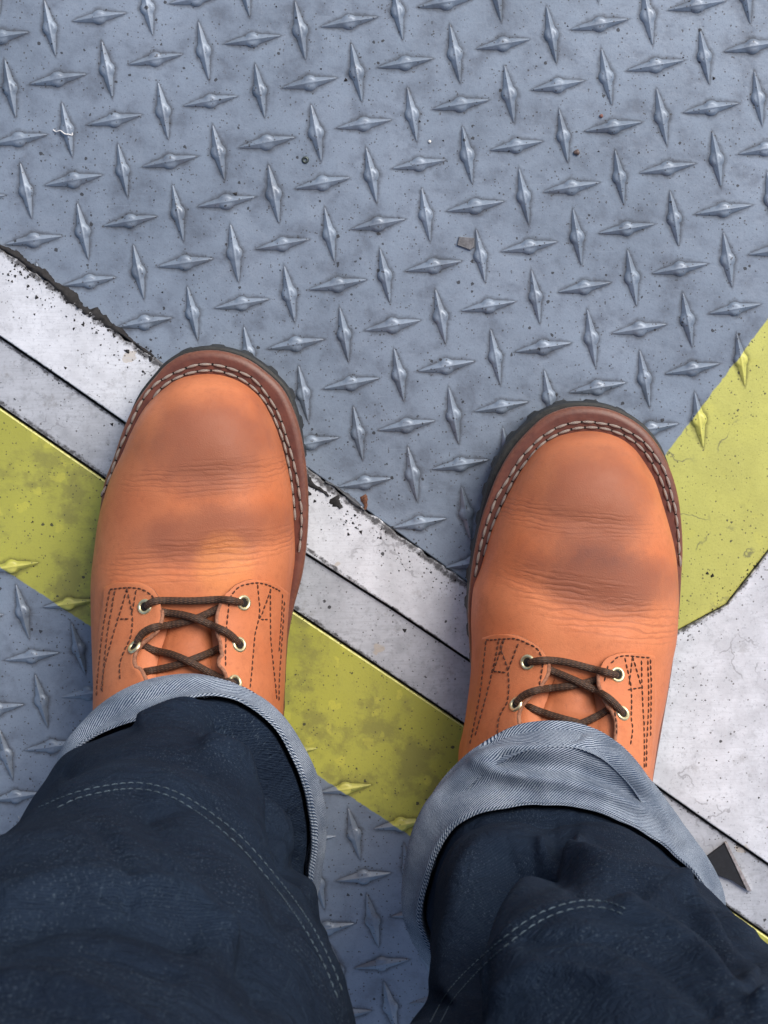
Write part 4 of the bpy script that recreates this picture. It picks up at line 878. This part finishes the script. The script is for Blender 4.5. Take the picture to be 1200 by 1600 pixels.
# triangular black chip with a bright steel edge
def prism(poly, z0, z1, inset=.0004):
    P = np.array([q[:2] for q in poly]); n = len(P); c = P.mean(0); Pi = P+(c-P)*(inset/np.linalg.norm(c-P, axis=1))[:, None]
    V = [(*p, z0) for p in P]+[(*p, z1-inset) for p in P]+[(*p, z1) for p in Pi]; F = [(L*n+i, L*n+(i+1) % n, (L+1)*n+(i+1) % n, (L+1)*n+i) for L in range(2) for i in range(n)]
    F.append(tuple(range(2*n, 3*n))); return V, F
tri = [at(*q, .001) for q in ((1094, 1346), (1100, 1363), (1123, 1368), (1144, 1376), (1166, 1390), (1132, 1318))]
te = empty('triangular_chip', (*np.mean(tri, 0)[:2], -.0006)); tag(te, 'black triangular chip with bright metal edge, right of the right cuff', 'chip')
V, F = prism(tri, -.0006, .0018); M_chip = flat('dark_slate_chip', (.013, .015, .020), .85, 0, .2, 500, .15); mesh('chip_body', V, F, M_chip, te, smooth=False)
V, F = prism([at(*q, .001) for q in ((1132, 1316), (1133, 1319), (1167, 1391), (1174, 1392), (1170, 1384), (1136, 1316))], -.0006, .0024, .0003); mesh('metal_edge', V, F, flat('worn_steel_edge', (.5, .45, .42), .4, .7, .3), te, smooth=False)
V, F = prism([at(*q) for q in ((717, 370), (714, 383), (735, 391), (741, 386), (741, 372))], 0, .0016); o = mesh('metal_chip', V, F, flat('dull_metal_chip', (.16, .16, .17), .55, .3, .3, 400, .3), None, origin=(*at(728, 380)[:2], 0), smooth=False); tag(o, 'small square dull grey metal chip lying against an upright ridge', 'metal chip')
P = [at(*q, z) for q, z in (((83, 203), .0004), ((88, 206), .0010), ((94, 204), .0022), ((101, 209), .0027), ((107, 210), .0022), ((113, 211), .001), ((112, 206), .0008))]
V, F = tube(catmull(P, 40), .00035, 6); o = mesh('white_thread', V, F, flat('white_fibre', (.75, .75, .75), .8), None, origin=(*at(100, 207)[:2], 0)); tag(o, 'short white thread lying across a ridge near the upper left corner', 'thread')
def stone(name, px, py, r, mat, label, cat):
    bm = bmesh.new(); bmesh.ops.create_icosphere(bm, subdivisions=3, radius=r); p = at(px, py)
    for v in bm.verts: v.co *= 1+.12*math.sin(v.co.x*2500)+.1*math.cos(v.co.y*1900+1); v.co.z *= .7; v.co.z += r*.6
    V = [np.array(v.co)+p for v in bm.verts]; F = [[v.index for v in f.verts] for f in bm.faces]; bm.free(); o = mesh(name, V, F, mat, None, origin=p); tag(o, label, cat)
stone('pebble', 901, 238, .0016, flat('brown_pebble', (.13, .09, .08), .4, 0, .3), 'tiny shiny brown pebble right of an upright ridge at upper right', 'pebble')
stone('pebble', 671, 221, .0008, flat('white_pebble', (.75, .75, .72), .5), 'tiny white speck of stone near the top centre', 'pebble')
stone('pebble', 939, 181, .0010, flat('red_pebble', (.22, .10, .08), .6), 'tiny reddish crumb above a level ridge near the top right', 'pebble')
p = at(477, 250); V = []; K = 20
for rr, zz in ((.0007, 0), (.0008, .0009), (.0013, .0011), (.0018, .0007), (.0020, 0)):
    for k in range(K): x = 6.28318*k/K; V.append(p+np.array([rr*math.cos(x), rr*math.sin(x), zz]))
o = mesh('metal_ring', V, grid_faces(5, K, close_m=True), flat('dark_metal_ring', (.10, .12, .11), .35, .8, .2), None, origin=p); tag(o, 'tiny dark metal ring on the grey plate near the top', 'ring')
